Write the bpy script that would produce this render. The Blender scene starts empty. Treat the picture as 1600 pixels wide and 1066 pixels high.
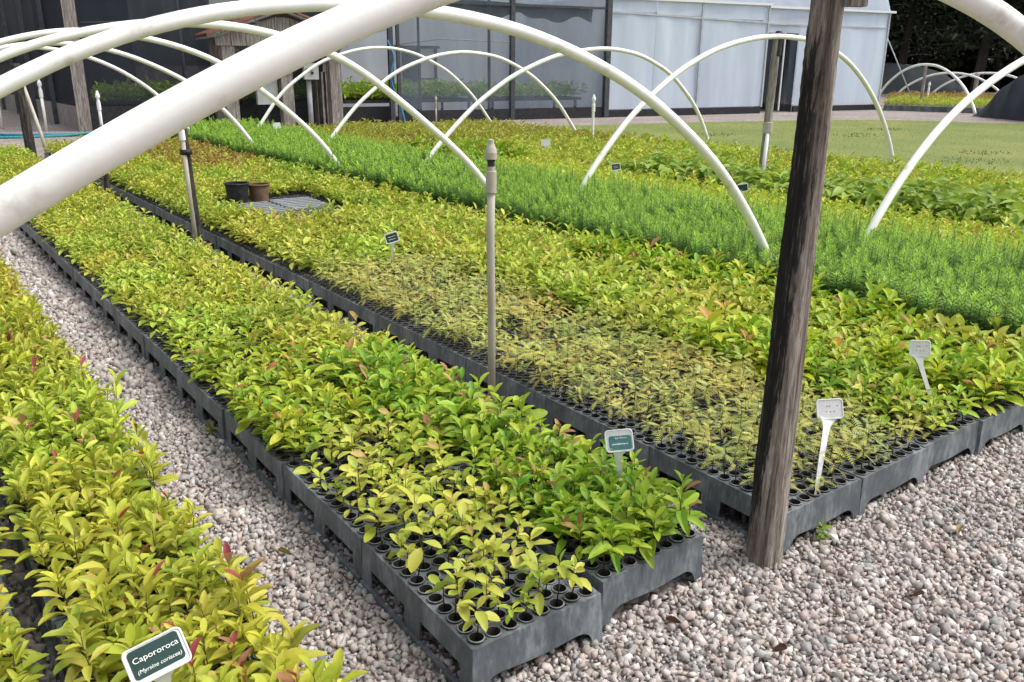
import bpy, bmesh, math, random
import numpy as np
from mathutils import Vector, Matrix

SC = bpy.context.scene
COL = SC.collection
rad = math.radians
RNG = np.random.default_rng(11)
random.seed(5)

# ------------------------------------------------------------------ camera
cam_data = bpy.data.cameras.new('camera')
cam = bpy.data.objects.new('camera', cam_data)
COL.objects.link(cam)
CP = Vector((-0.97151, -1.46182, 1.50948))
R_ = Vector((0.805212, -0.592958, 0.005871))
U_ = Vector((0.179370, 0.252989, 0.950696))
F_ = Vector((0.565208, 0.764459, -0.310069))
m = Matrix((R_, U_, -F_)).transposed().to_4x4()
m.translation = CP
cam.matrix_world = m
cam_data.sensor_width = 36.0
cam_data.lens = 30.04
cam_data.clip_start = 0.02
cam_data.clip_end = 600.0
SC.camera = cam

# ------------------------------------------------------------------ light: bright overcast
SUN_EL, SUN_AZ = rad(58), rad(125)      # azimuth of the sun, clockwise from +Y
world = bpy.data.worlds.new('World')
SC.world = world
world.use_nodes = True
wn = world.node_tree
bg = wn.nodes['Background']
sky = wn.nodes.new('ShaderNodeTexSky')
sky.sky_type = 'NISHITA'
sky.sun_disc = False
sky.sun_elevation = SUN_EL
sky.sun_rotation = SUN_AZ
sky.air_density = 1.0
sky.dust_density = 4.0
sky.ozone_density = 1.0
hs = wn.nodes.new('ShaderNodeHueSaturation')
hs.inputs['Saturation'].default_value = 0.30
wn.links.new(sky.outputs['Color'], hs.inputs['Color'])
wn.links.new(hs.outputs['Color'], bg.inputs['Color'])
bg.inputs['Strength'].default_value = 0.15
sd = bpy.data.lights.new('sun', 'SUN')
sd.energy = 1.3
sd.angle = rad(22)
sd.color = (1.0, 0.96, 0.9)
so = bpy.data.objects.new('sun', sd)
COL.objects.link(so)
sv = Vector((math.sin(SUN_AZ) * math.cos(SUN_EL), math.cos(SUN_AZ) * math.cos(SUN_EL), math.sin(SUN_EL)))
so.rotation_euler = sv.to_track_quat('Z', 'Y').to_euler()
so.location = (0, 0, 20)
SC.view_settings.view_transform = 'Standard'
SC.view_settings.look = 'None'
SC.view_settings.exposure = 0.79
SC.view_settings.gamma = 1.0
SC.view_settings.use_curve_mapping = False
SC.cycles.max_bounces = 8
SC.cycles.transparent_max_bounces = 12
SC.cycles.caustics_reflective = False
SC.cycles.caustics_refractive = False

# ------------------------------------------------------------------ materials
def mat(name):
    mt = bpy.data.materials.new(name)
    mt.use_nodes = True
    nt = mt.node_tree
    return mt, nt, nt.nodes['Principled BSDF']

def N(nt, t, **kw):
    n = nt.nodes.new(t)
    for k, v in kw.items():
        if k in n.inputs:
            n.inputs[k].default_value = v
        else:
            setattr(n, k, v)
    return n

def ramp(nt, stops):
    r = nt.nodes.new('ShaderNodeValToRGB')
    el = r.color_ramp.elements
    while len(el) < len(stops):
        el.new(0.5)
    for e, (p, c) in zip(el, stops):
        e.position = p
        e.color = (*c, 1)
    return r

def noise_mat(name, stops, scale=5.0, stretch=(1, 1, 1), rough=0.7, bump=0.0, bscale=None, detail=6.0, spec=0.3, coord='Object', bdist=0.01):
    mt, nt, b = mat(name)
    tc = N(nt, 'ShaderNodeTexCoord')
    mp = N(nt, 'ShaderNodeMapping')
    mp.inputs['Scale'].default_value = stretch
    nt.links.new(tc.outputs[coord], mp.inputs['Vector'])
    nz = N(nt, 'ShaderNodeTexNoise', Scale=scale, Detail=detail, Roughness=0.62)
    nt.links.new(mp.outputs['Vector'], nz.inputs['Vector'])
    rp = ramp(nt, stops)
    nt.links.new(nz.outputs['Fac'], rp.inputs['Fac'])
    nt.links.new(rp.outputs['Color'], b.inputs['Base Color'])
    b.inputs['Roughness'].default_value = rough
    b.inputs['Specular IOR Level'].default_value = spec
    if bump:
        n2 = N(nt, 'ShaderNodeTexNoise', Scale=bscale or scale * 3, Detail=8.0)
        nt.links.new(mp.outputs['Vector'], n2.inputs['Vector'])
        bp = N(nt, 'ShaderNodeBump', Strength=bump, Distance=bdist)
        nt.links.new(n2.outputs['Fac'], bp.inputs['Height'])
        nt.links.new(bp.outputs['Normal'], b.inputs['Normal'])
    return mt

def leaf_mat(name, source, trans=0.32, rough=0.42):
    """leaf: colour from the object's own colour or from the mesh's colour attribute, light passes through the blade"""
    mt, nt, b = mat(name)
    if source == 'object':
        s = N(nt, 'ShaderNodeObjectInfo').outputs['Color']
    else:
        a = N(nt, 'ShaderNodeAttribute')
        a.attribute_name = 'col'
        s = a.outputs['Color']
    tc = N(nt, 'ShaderNodeTexCoord')
    nz = N(nt, 'ShaderNodeTexNoise', Scale=60.0, Detail=3.0)
    nt.links.new(tc.outputs['Object'], nz.inputs['Vector'])
    mr = N(nt, 'ShaderNodeMapRange')
    mr.inputs['To Min'].default_value = 0.72
    mr.inputs['To Max'].default_value = 1.25
    nt.links.new(nz.outputs['Fac'], mr.inputs['Value'])
    mx = N(nt, 'ShaderNodeMix', data_type='RGBA', blend_type='MULTIPLY')
    mx.inputs[0].default_value = 1.0
    nt.links.new(s, mx.inputs[6])
    nt.links.new(mr.outputs['Result'], mx.inputs[7])
    c = mx.outputs[2]
    nt.links.new(c, b.inputs['Base Color'])
    b.inputs['Roughness'].default_value = rough
    b.inputs['Specular IOR Level'].default_value = 0.28
    tr = N(nt, 'ShaderNodeBsdfTranslucent')
    nt.links.new(c, tr.inputs['Color'])
    ms = N(nt, 'ShaderNodeMixShader')
    ms.inputs['Fac'].default_value = trans
    nt.links.new(b.outputs['BSDF'], ms.inputs[1])
    nt.links.new(tr.outputs['BSDF'], ms.inputs[2])
    nt.links.new(ms.outputs['Shader'], nt.nodes['Material Output'].inputs['Surface'])
    return mt

def attr_mat(name, rough=0.8, bump=0.0, bscale=80, spec=0.25):
    mt, nt, b = mat(name)
    a = N(nt, 'ShaderNodeAttribute')
    a.attribute_name = 'col'
    tc = N(nt, 'ShaderNodeTexCoord')
    nz = N(nt, 'ShaderNodeTexNoise', Scale=float(bscale), Detail=5.0)
    nt.links.new(tc.outputs['Object'], nz.inputs['Vector'])
    mr = N(nt, 'ShaderNodeMapRange')
    mr.inputs['To Min'].default_value = 0.6
    mr.inputs['To Max'].default_value = 1.4
    nt.links.new(nz.outputs['Fac'], mr.inputs['Value'])
    mx = N(nt, 'ShaderNodeMix', data_type='RGBA', blend_type='MULTIPLY')
    mx.inputs[0].default_value = 1.0
    nt.links.new(a.outputs['Color'], mx.inputs[6])
    nt.links.new(mr.outputs['Result'], mx.inputs[7])
    nt.links.new(mx.outputs[2], b.inputs['Base Color'])
    b.inputs['Roughness'].default_value = rough
    b.inputs['Specular IOR Level'].default_value = spec
    if bump:
        bp = N(nt, 'ShaderNodeBump', Strength=bump, Distance=0.003)
        nt.links.new(nz.outputs['Fac'], bp.inputs['Height'])
        nt.links.new(bp.outputs['Normal'], b.inputs['Normal'])
    return mt

def veil_mat(name, color, opacity, rough=0.5, spec=0.3, folds=0.0, trans=0.0, streak=None):
    """shade net or greenhouse film: part of the light goes straight through"""
    mt, nt, b = mat(name)
    b.inputs['Roughness'].default_value = rough
    b.inputs['Specular IOR Level'].default_value = spec
    tc = N(nt, 'ShaderNodeTexCoord')
    mp0 = N(nt, 'ShaderNodeMapping')
    mp0.inputs['Scale'].default_value = streak or (1.6, 1.6, 0.07)
    nt.links.new(tc.outputs['Object'], mp0.inputs['Vector'])
    nz0 = N(nt, 'ShaderNodeTexNoise', Scale=0.9, Detail=3.0)
    nt.links.new(mp0.outputs['Vector'], nz0.inputs['Vector'])
    rp0 = ramp(nt, [(0.32, tuple(c * 0.9 for c in color)), (0.55, color), (0.74, tuple(min(0.92, c * 1.14) for c in color))])  # vertical streaks put the light on the folds into the base colour
    nt.links.new(nz0.outputs['Fac'], rp0.inputs['Fac'])
    nt.links.new(rp0.outputs['Color'], b.inputs['Base Color'])
    mp = N(nt, 'ShaderNodeMapping')
    mp.inputs['Scale'].default_value = streak or (1.2, 1.2, 0.25)
    nt.links.new(tc.outputs['Object'], mp.inputs['Vector'])
    nz = N(nt, 'ShaderNodeTexNoise', Scale=2.0, Detail=5.0)
    nt.links.new(mp.outputs['Vector'], nz.inputs['Vector'])
    mr = N(nt, 'ShaderNodeMapRange')
    mr.inputs['From Min'].default_value = 0.3
    mr.inputs['From Max'].default_value = 0.7
    mr.inputs['To Min'].default_value = max(0.0, opacity - 0.09)
    mr.inputs['To Max'].default_value = min(1.0, opacity + 0.09)
    nt.links.new(nz.outputs['Fac'], mr.inputs['Value'])
    if folds:
        bp = N(nt, 'ShaderNodeBump', Strength=folds, Distance=0.05)
        nt.links.new(nz.outputs['Fac'], bp.inputs['Height'])
        nt.links.new(bp.outputs['Normal'], b.inputs['Normal'])
    body = b.outputs['BSDF']
    if trans:
        tl = N(nt, 'ShaderNodeBsdfTranslucent')
        tl.inputs['Color'].default_value = (*color, 1)
        m1 = N(nt, 'ShaderNodeMixShader')
        m1.inputs['Fac'].default_value = trans
        nt.links.new(body, m1.inputs[1])
        nt.links.new(tl.outputs['BSDF'], m1.inputs[2])
        body = m1.outputs['Shader']
    tp = N(nt, 'ShaderNodeBsdfTransparent')
    ms = N(nt, 'ShaderNodeMixShader')
    nt.links.new(mr.outputs['Result'], ms.inputs['Fac'])
    nt.links.new(tp.outputs['BSDF'], ms.inputs[1])
    nt.links.new(body, ms.inputs[2])
    nt.links.new(ms.outputs['Shader'], nt.nodes['Material Output'].inputs['Surface'])
    return mt

M = {}
M['leaf'] = leaf_mat('leaf_blade', 'object')
M['leafcol'] = leaf_mat('leaf_blades', 'attr')
M['needle'] = leaf_mat('needle_blades', 'attr', trans=0.27, rough=0.55)
M['darkleaf'] = leaf_mat('forest_leaves', 'attr', trans=0.1, rough=0.7)
M['stem'] = noise_mat('stem_bark', [(0.3, (0.055, 0.035, 0.015)), (0.7, (0.13, 0.09, 0.035))], 40)
M['stone'] = attr_mat('gravel_stone', 0.85, 0.5, 110)
M['pvc'] = noise_mat('white_pvc', [(0.27, (0.50, 0.49, 0.42)), (0.40, (0.76, 0.76, 0.72)), (0.7, (0.85, 0.85, 0.83))], 6.5, (1, 1, 1), 0.42, 0.05, 90, spec=0.4)
M['pvcold'] = noise_mat('grimy_pvc', [(0.3, (0.28, 0.25, 0.19)), (0.6, (0.46, 0.43, 0.36)), (0.8, (0.56, 0.54, 0.48))], 9, (1, 1, 0.3), 0.55, 0.1, 60)
M['label'] = noise_mat('label_plastic', [(0.3, (0.62, 0.62, 0.62)), (0.7, (0.8, 0.8, 0.79))], 30, rough=0.4)
M['ink'] = noise_mat('label_print_white', [(0.4, (0.75, 0.77, 0.74)), (0.6, (0.85, 0.86, 0.83))], 50, rough=0.6)
M['greenprint'] = noise_mat('label_green', [(0.4, (0.008, 0.035, 0.028)), (0.6, (0.012, 0.05, 0.04))], 20, rough=0.35, spec=0.5)
M['faded'] = noise_mat('label_green_faded', [(0.35, (0.05, 0.17, 0.17)), (0.65, (0.10, 0.25, 0.25))], 25, rough=0.4)
M['black'] = noise_mat('black_rubber', [(0.4, (0.012, 0.012, 0.014)), (0.6, (0.03, 0.03, 0.034))], 20, rough=0.6)
M['clay'] = noise_mat('brown_bucket', [(0.3, (0.09, 0.055, 0.03)), (0.7, (0.2, 0.13, 0.08))], 14, rough=0.8)
M['slat'] = noise_mat('grey_slats', [(0.3, (0.15, 0.16, 0.17)), (0.7, (0.32, 0.33, 0.34))], 20, rough=0.6)
M['boxgrey'] = noise_mat('switchbox_grey', [(0.3, (0.36, 0.38, 0.36)), (0.7, (0.46, 0.48, 0.46))], 6, rough=0.5)
M['steel'] = noise_mat('dark_steel', [(0.3, (0.035, 0.04, 0.047)), (0.7, (0.08, 0.085, 0.095))], 8, rough=0.5)
M['pale_steel'] = noise_mat('galvanised_steel', [(0.3, (0.34, 0.36, 0.38)), (0.7, (0.5, 0.52, 0.54))], 8, rough=0.45)
M['tile'] = noise_mat('clay_tile', [(0.25, (0.06, 0.03, 0.025)), (0.6, (0.16, 0.06, 0.045)), (0.8, (0.2, 0.1, 0.08))], 9, rough=0.9, bump=0.3)
M['bluehose'] = noise_mat('blue_hose', [(0.4, (0.02, 0.12, 0.25)), (0.6, (0.04, 0.2, 0.33))], 20, rough=0.4)
M['tealhose'] = noise_mat('teal_hose', [(0.4, (0.02, 0.16, 0.16)), (0.6, (0.05, 0.25, 0.24))], 20, rough=0.4)
M['soil'] = noise_mat('potting_soil', [(0.3, (0.008, 0.006, 0.005)), (0.7, (0.03, 0.022, 0.016))], 120, rough=0.95, bump=0.5)
M['bark'] = noise_mat('tree_bark', [(0.3, (0.02, 0.017, 0.014)), (0.7, (0.06, 0.05, 0.042))], 3, (1, 1, 0.2), 0.9, 0.4, 10)
M['net'] = veil_mat('black_shade_net', (0.032, 0.038, 0.048), 0.64, 0.8, 0.1, 0.2)
M['netfold'] = veil_mat('black_shade_net_folded', (0.035, 0.04, 0.048), 0.93, 0.85, 0.1, 0.3)
M['netdrape'] = veil_mat('black_shade_net_draped', (0.045, 0.051, 0.06), 0.95, 0.8, 0.15, 0.9, streak=(1.6, 1.6, 0.5))
M['greynet'] = veil_mat('grey_shade_net', (0.10, 0.112, 0.12), 0.9, 0.8, 0.1, 0.5, streak=(0.3, 0.3, 2.2))
M['film'] = veil_mat('milky_greenhouse_film', (0.66, 0.745, 0.86), 0.94, 0.35, 0.45, 0.15, 0.3)
M['clearfilm'] = veil_mat('grey_insect_screen', (0.14, 0.17, 0.21), 0.50, 0.6, 0.2, 0.1)
M['rooffilm'] = veil_mat('roof_film', (0.66, 0.72, 0.78), 0.5, 0.4, 0.3, 0.0, 0.5)
M['innerfilm'] = veil_mat('inner_white_film', (0.66, 0.70, 0.75), 0.97, 0.5, 0.3, 0.1, 0.4)

def plastic_mat(name, lo, hi, dust):
    """moulded tray plastic: grey body, pale dusty wear in vertical streaks and patches"""
    mt, nt, b = mat(name)
    tc = N(nt, 'ShaderNodeTexCoord')
    mp = N(nt, 'ShaderNodeMapping')
    mp.inputs['Scale'].default_value = (1, 1, 0.35)
    oi = N(nt, 'ShaderNodeObjectInfo')
    ad = N(nt, 'ShaderNodeVectorMath')
    ad.operation = 'ADD'
    sc = N(nt, 'ShaderNodeMath', operation='MULTIPLY')
    sc.inputs[1].default_value = 37.0
    nt.links.new(oi.outputs['Random'], sc.inputs[0])
    nt.links.new(tc.outputs['Object'], ad.inputs[0])
    nt.links.new(sc.outputs[0], ad.inputs[1])
    nt.links.new(ad.outputs[0], mp.inputs['Vector'])
    n1 = N(nt, 'ShaderNodeTexNoise', Scale=9.0, Detail=8.0, Roughness=0.7)
    n2 = N(nt, 'ShaderNodeTexNoise', Scale=70.0, Detail=4.0, Roughness=0.6)
    nt.links.new(mp.outputs['Vector'], n1.inputs['Vector'])
    nt.links.new(mp.outputs['Vector'], n2.inputs['Vector'])
    r1 = ramp(nt, [(0.34, lo), (0.53, hi), (0.70, dust)])
    ma = N(nt, 'ShaderNodeMath', operation='MULTIPLY_ADD')
    ma.inputs[1].default_value = 0.35
    nt.links.new(n2.outputs['Fac'], ma.inputs[0])
    m2 = N(nt, 'ShaderNodeMath', operation='MULTIPLY')
    m2.inputs[1].default_value = 0.75
    nt.links.new(n1.outputs['Fac'], m2.inputs[0])
    nt.links.new(m2.outputs[0], ma.inputs[2])
    nt.links.new(ma.outputs[0], r1.inputs['Fac'])
    nt.links.new(r1.outputs['Color'], b.inputs['Base Color'])
    b.inputs['Roughness'].default_value = 0.52
    b.inputs['Specular IOR Level'].default_value = 0.4
    bp = N(nt, 'ShaderNodeBump', Strength=0.15, Distance=0.002)
    nt.links.new(n2.outputs['Fac'], bp.inputs['Height'])
    nt.links.new(bp.outputs['Normal'], b.inputs['Normal'])
    return mt
M['tray'] = plastic_mat('tray_plastic', (0.048, 0.056, 0.064), (0.105, 0.118, 0.13), (0.25, 0.27, 0.285))
M['tube'] = plastic_mat('tube_plastic', (0.012, 0.012, 0.013), (0.026, 0.026, 0.027), (0.07, 0.068, 0.065))
M['lip'] = plastic_mat('tube_lip_plastic', (0.05, 0.052, 0.055), (0.12, 0.125, 0.13), (0.30, 0.30, 0.30))  # paler than the tube: worn rim with its highlights put into the colour

def wood_mat(name, dark, mid, pale, scorch=0.0, zs=0.10):
    mt, nt, b = mat(name)
    tc = N(nt, 'ShaderNodeTexCoord')
    mp = N(nt, 'ShaderNodeMapping')
    mp.inputs['Scale'].default_value = (1, 1, zs)
    nt.links.new(tc.outputs['Object'], mp.inputs['Vector'])
    n1 = N(nt, 'ShaderNodeTexNoise', Scale=34.0, Detail=9.0, Roughness=0.72)
    n2 = N(nt, 'ShaderNodeTexNoise', Scale=120.0, Detail=5.0, Roughness=0.6)
    for n in (n1, n2):
        nt.links.new(mp.outputs['Vector'], n.inputs['Vector'])
    mxn = N(nt, 'ShaderNodeMath', operation='MULTIPLY_ADD')
    mxn.inputs[1].default_value = 0.45
    nt.links.new(n2.outputs['Fac'], mxn.inputs[0])
    mxm = N(nt, 'ShaderNodeMath', operation='MULTIPLY')
    mxm.inputs[1].default_value = 0.6
    nt.links.new(n1.outputs['Fac'], mxm.inputs[0])
    nt.links.new(mxm.outputs[0], mxn.inputs[2])
    r1 = ramp(nt, [(0.40, dark), (0.52, mid), (0.64, pale)])
    nt.links.new(mxn.outputs[0], r1.inputs['Fac'])
    colr = r1.outputs['Color']
    if scorch:
        n3 = N(nt, 'ShaderNodeTexNoise', Scale=7.0, Detail=7.0, Roughness=0.65)
        mp3 = N(nt, 'ShaderNodeMapping')
        mp3.inputs['Scale'].default_value = (1, 1, 0.22)
        nt.links.new(tc.outputs['Object'], mp3.inputs['Vector'])
        nt.links.new(mp3.outputs['Vector'], n3.inputs['Vector'])
        sx = N(nt, 'ShaderNodeSeparateXYZ')
        nt.links.new(tc.outputs['Object'], sx.inputs[0])
        a1 = N(nt, 'ShaderNodeMath', operation='MULTIPLY_ADD')      # tarred face of the post
        a1.inputs[1].default_value = -5.0
        nt.links.new(sx.outputs['X'], a1.inputs[0])
        nt.links.new(n3.outputs['Fac'], a1.inputs[2])
        a2 = N(nt, 'ShaderNodeMath', operation='MULTIPLY_ADD')
        a2.inputs[1].default_value = 0.75
        nt.links.new(n2.outputs['Fac'], a2.inputs[0])
        nt.links.new(a1.outputs[0], a2.inputs[2])
        r3 = ramp(nt, [(0.80, (0, 0, 0)), (0.90, (1, 1, 1))])
        dz = N(nt, 'ShaderNodeMath', operation='SUBTRACT')
        dz.inputs[1].default_value = 0.88
        nt.links.new(sx.outputs['Z'], dz.inputs[0])
        az = N(nt, 'ShaderNodeMath', operation='ABSOLUTE')
        nt.links.new(dz.outputs[0], az.inputs[0])
        a4 = N(nt, 'ShaderNodeMath', operation='MULTIPLY_ADD')
        a4.inputs[1].default_value = -0.36
        nt.links.new(az.outputs[0], a4.inputs[0])
        nt.links.new(a2.outputs[0], a4.inputs[2])
        nt.links.new(a4.outputs[0], r3.inputs['Fac'])
        mx = N(nt, 'ShaderNodeMix', data_type='RGBA')
        nt.links.new(r3.outputs['Color'], mx.inputs[0])
        nt.links.new(colr, mx.inputs[6])
        r5 = ramp(nt, [(0.46, (0.012, 0.011, 0.011)), (0.58, (0.028, 0.025, 0.023)), (0.70, (0.14, 0.13, 0.12))])
        nt.links.new(n2.outputs['Fac'], r5.inputs['Fac'])
        nt.links.new(r5.outputs['Color'], mx.inputs[7])
        colr = mx.outputs[2]
    nt.links.new(colr, b.inputs['Base Color'])
    b.inputs['Roughness'].default_value = 0.85
    b.inputs['Specular IOR Level'].default_value = 0.2
    bp = N(nt, 'ShaderNodeBump', Strength=1.0, Distance=0.012)
    nt.links.new(mxn.outputs[0], bp.inputs['Height'])
    nt.links.new(bp.outputs['Normal'], b.inputs['Normal'])
    return mt
M['post'] = wood_mat('weathered_post_wood', (0.045, 0.036, 0.029), (0.19, 0.16, 0.135), (0.42, 0.38, 0.33), 1.0, 0.055)
M['oldwood'] = wood_mat('grey_old_wood', (0.07, 0.06, 0.052), (0.23, 0.205, 0.185), (0.42, 0.39, 0.36), 0.0, 0.06)
M['darkwood'] = wood_mat('dark_stake_wood', (0.012, 0.011, 0.010), (0.04, 0.035, 0.03), (0.12, 0.11, 0.10), 0.0)

def ground_mat():
    mt, nt, b = mat('ground_gravel')
    tc = N(nt, 'ShaderNodeTexCoord')
    v = N(nt, 'ShaderNodeTexVoronoi', Scale=46.0)
    nt.links.new(tc.outputs['Object'], v.inputs['Vector'])
    sp = N(nt, 'ShaderNodeSeparateColor')
    nt.links.new(v.outputs['Color'], sp.inputs['Color'])
    r1 = ramp(nt, [(0.0, (0.11, 0.10, 0.10)), (0.35, (0.24, 0.205, 0.195)), (0.7, (0.34, 0.29, 0.275)), (1.0, (0.45, 0.40, 0.38))])
    nt.links.new(sp.outputs[0], r1.inputs['Fac'])
    n1 = N(nt, 'ShaderNodeTexNoise', Scale=0.9, Detail=6.0)
    nt.links.new(tc.outputs['Object'], n1.inputs['Vector'])
    r2 = ramp(nt, [(0.3, (0.72, 0.70, 0.68)), (0.7, (1.05, 1.03, 1.0))])
    nt.links.new(n1.outputs['Fac'], r2.inputs['Fac'])
    mx = N(nt, 'ShaderNodeMix', data_type='RGBA', blend_type='MULTIPLY')
    mx.inputs[0].default_value = 1.0
    nt.links.new(r1.outputs['Color'], mx.inputs[6])
    nt.links.new(r2.outputs['Color'], mx.inputs[7])
    nt.links.new(mx.outputs[2], b.inputs['Base Color'])
    b.inputs['Roughness'].default_value = 0.9
    bp = N(nt, 'ShaderNodeBump', Strength=0.8, Distance=0.012)
    bp.invert = True
    nt.links.new(v.outputs['Distance'], bp.inputs['Height'])
    nt.links.new(bp.outputs['Normal'], b.inputs['Normal'])
    return mt
M['ground'] = ground_mat()

def lawn_mat():
    mt, nt, b = mat('mown_lawn')
    tc = N(nt, 'ShaderNodeTexCoord')
    n1 = N(nt, 'ShaderNodeTexNoise', Scale=0.55, Detail=8.0, Roughness=0.6)
    n2 = N(nt, 'ShaderNodeTexNoise', Scale=55.0, Detail=6.0, Roughness=0.7)
    for n in (n1, n2):
        nt.links.new(tc.outputs['Object'], n.inputs['Vector'])
    r1 = ramp(nt, [(0.3, (0.12, 0.16, 0.034)), (0.5, (0.155, 0.19, 0.042)), (0.72, (0.21, 0.22, 0.06))])
    nt.links.new(n1.outputs['Fac'], r1.inputs['Fac'])
    r2 = ramp(nt, [(0.3, (0.6, 0.6, 0.55)), (0.7, (1.25, 1.25, 1.1))])
    nt.links.new(n2.outputs['Fac'], r2.inputs['Fac'])
    mx = N(nt, 'ShaderNodeMix', data_type='RGBA', blend_type='MULTIPLY')
    mx.inputs[0].default_value = 1.0
    nt.links.new(r1.outputs['Color'], mx.inputs[6])
    nt.links.new(r2.outputs['Color'], mx.inputs[7])
    nt.links.new(mx.outputs[2], b.inputs['Base Color'])
    b.inputs['Roughness'].default_value = 0.9
    bp = N(nt, 'ShaderNodeBump', Strength=0.6, Distance=0.02)
    nt.links.new(n2.outputs['Fac'], bp.inputs['Height'])
    nt.links.new(bp.outputs['Normal'], b.inputs['Normal'])
    return mt
M['lawn'] = lawn_mat()

# ------------------------------------------------------------------ helpers
def tag(o, label=None, cat=None, group=None, kind=None):
    if label: o['label'] = label
    if cat: o['category'] = cat
    if group: o['group'] = group
    if kind: o['kind'] = kind
    return o

def link(name, data, material=None, parent=None, loc=None, rot=None):
    o = bpy.data.objects.new(name, data)
    COL.objects.link(o)
    if material is not None and data is not None and not data.materials:
        data.materials.append(material)
    if parent is not None:
        o.parent = parent
    if loc is not None:
        o.location = loc
    if rot is not None:
        o.rotation_euler = rot
    return o

def empty(name, loc=(0, 0, 0), rz=0.0):
    o = bpy.data.objects.new(name, None)
    o.empty_display_size = 0.1
    COL.objects.link(o)
    o.location = loc
    o.rotation_euler = (0, 0, rz)
    return o

def npmesh(name, V, F, col=None, smooth=False):
    """mesh from numpy: V (n,3), F (m,3) triangles, optional colour per vertex"""
    me = bpy.data.meshes.new(name)
    n, k = len(V), len(F)
    me.vertices.add(n)
    me.vertices.foreach_set('co', np.ascontiguousarray(V, dtype=np.float32).ravel())
    me.loops.add(k * 3)
    me.loops.foreach_set('vertex_index', np.ascontiguousarray(F, dtype=np.int32).ravel())
    me.polygons.add(k)
    me.polygons.foreach_set('loop_start', np.arange(0, 3 * k, 3, dtype=np.int32))
    me.polygons.foreach_set('loop_total', np.full(k, 3, dtype=np.int32))
    if smooth:
        me.polygons.foreach_set('use_smooth', np.ones(k, dtype=bool))
    if col is not None:
        at = me.attributes.new('col', 'FLOAT_COLOR', 'POINT')
        c4 = np.ones((n, 4), dtype=np.float32)
        c4[:, :3] = col
        at.data.foreach_set('color', c4.ravel())
    me.update(calc_edges=True)
    me.validate()
    return me

class MB:
    """collects boxes, tubes and outlines and turns them into one mesh"""
    def __init__(self):
        self.v, self.f = [], []
        self.smooth = set()
    def add(self, vs, fs, smooth=False):
        b = len(self.v)
        self.v += [tuple(p) for p in vs]
        for q in fs:
            if smooth:
                self.smooth.add(len(self.f))
            self.f.append(tuple(i + b for i in q))
    def box(self, x0, x1, y0, y1, z0, z1):
        vs = [(x, y, z) for z in (z0, z1) for y in (y0, y1) for x in (x0, x1)]
        self.add(vs, [(0, 2, 3, 1), (4, 5, 7, 6), (0, 1, 5, 4), (2, 6, 7, 3), (0, 4, 6, 2), (1, 3, 7, 5)])
    def beam(self, a, b, w, h, up=(0, 0, 1)):
        a, b = Vector(a), Vector(b)
        d = (b - a).normalized()
        s = d.cross(Vector(up))
        if s.length < 1e-4:
            s = d.cross(Vector((1, 0, 0)))
        s.normalize()
        t = s.cross(d)
        vs = [p + s * (i * w / 2) + t * (j * h / 2) for p in (a, b) for j in (-1, 1) for i in (-1, 1)]
        self.add(vs, [(0, 2, 3, 1), (4, 5, 7, 6), (0, 1, 5, 4), (2, 6, 7, 3), (0, 4, 6, 2), (1, 3, 7, 5)])
    def tube(self, pts, r, n=10, caps=True):
        pts = [Vector(p) for p in pts]
        rs = r if isinstance(r, (list, tuple)) else [r] * len(pts)
        vs, fs = [], []
        prev = None
        for i, p in enumerate(pts):
            d = (pts[min(i + 1, len(pts) - 1)] - pts[max(i - 1, 0)]).normalized()
            if prev is None:
                s = d.cross(Vector((0, 0, 1)))
                if s.length < 1e-3:
                    s = Vector((1, 0, 0))
            else:
                s = prev - d * prev.dot(d)
            s.normalize()
            prev = s
            t = d.cross(s)
            for k in range(n):
                a = 2 * math.pi * k / n
                vs.append(p + (s * math.cos(a) + t * math.sin(a)) * rs[i])
        for i in range(len(pts) - 1):
            for k in range(n):
                k2 = (k + 1) % n
                fs.append((i * n + k, i * n + k2, (i + 1) * n + k2, (i + 1) * n + k))
        self.add(vs, fs, True)
        if caps:
            self.add([], [])
            b = len(self.v) - len(vs)
            self.f.append(tuple(b + k for k in reversed(range(n))))
            self.f.append(tuple(b + (len(pts) - 1) * n + k for k in range(n)))
    def lathe(self, prof, n=16, c=(0, 0, 0)):
        """prof: list of (radius, z)"""
        for (r0, z0), (r1, z1) in zip(prof, prof[1:]):       # rings are not shared, so the profile keeps its edges
            vs = [(c[0] + r * math.cos(2 * math.pi * k / n), c[1] + r * math.sin(2 * math.pi * k / n), c[2] + z) for r, z in ((r0, z0), (r1, z1)) for k in range(n)]
            self.add(vs, [(k, (k + 1) % n, n + (k + 1) % n, n + k) for k in range(n)], True)
    def prism(self, poly, axis_o, ax, ay, az, thick):
        """outline (list of 2D points) in the plane ax/ay at axis_o, given thickness along az"""
        o, ax, ay, az = Vector(axis_o), Vector(ax), Vector(ay), Vector(az)
        n = len(poly)
        vs = [o + ax * p[0] + ay * p[1] for p in poly] + [o + ax * p[0] + ay * p[1] + az * thick for p in poly]
        fs = [tuple(reversed(range(n))), tuple(range(n, 2 * n))] + [(i, (i + 1) % n, n + (i + 1) % n, n + i) for i in range(n)]
        self.add(vs, fs)
    def mesh(self, name):
        me = bpy.data.meshes.new(name)
        me.from_pydata(self.v, [], self.f)
        if self.smooth:
            fl = np.zeros(len(me.polygons), dtype=bool)
            fl[list(self.smooth)] = True
            me.polygons.foreach_set('use_smooth', fl)
        me.update()
        return me
    def obj(self, name, material, parent=None, loc=None, rot=None):
        return link(name, self.mesh(name), material, parent, loc, rot)

# ------------------------------------------------------------------ the setting
g = MB()
g.add([(-120, -60, 0), (220, -60, 0), (220, 260, 0), (-120, 260, 0)], [(0, 1, 2, 3)])
tag(g.obj('ground', M['ground']), 'grey and pink crushed-stone gravel ground', kind='structure')

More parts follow.
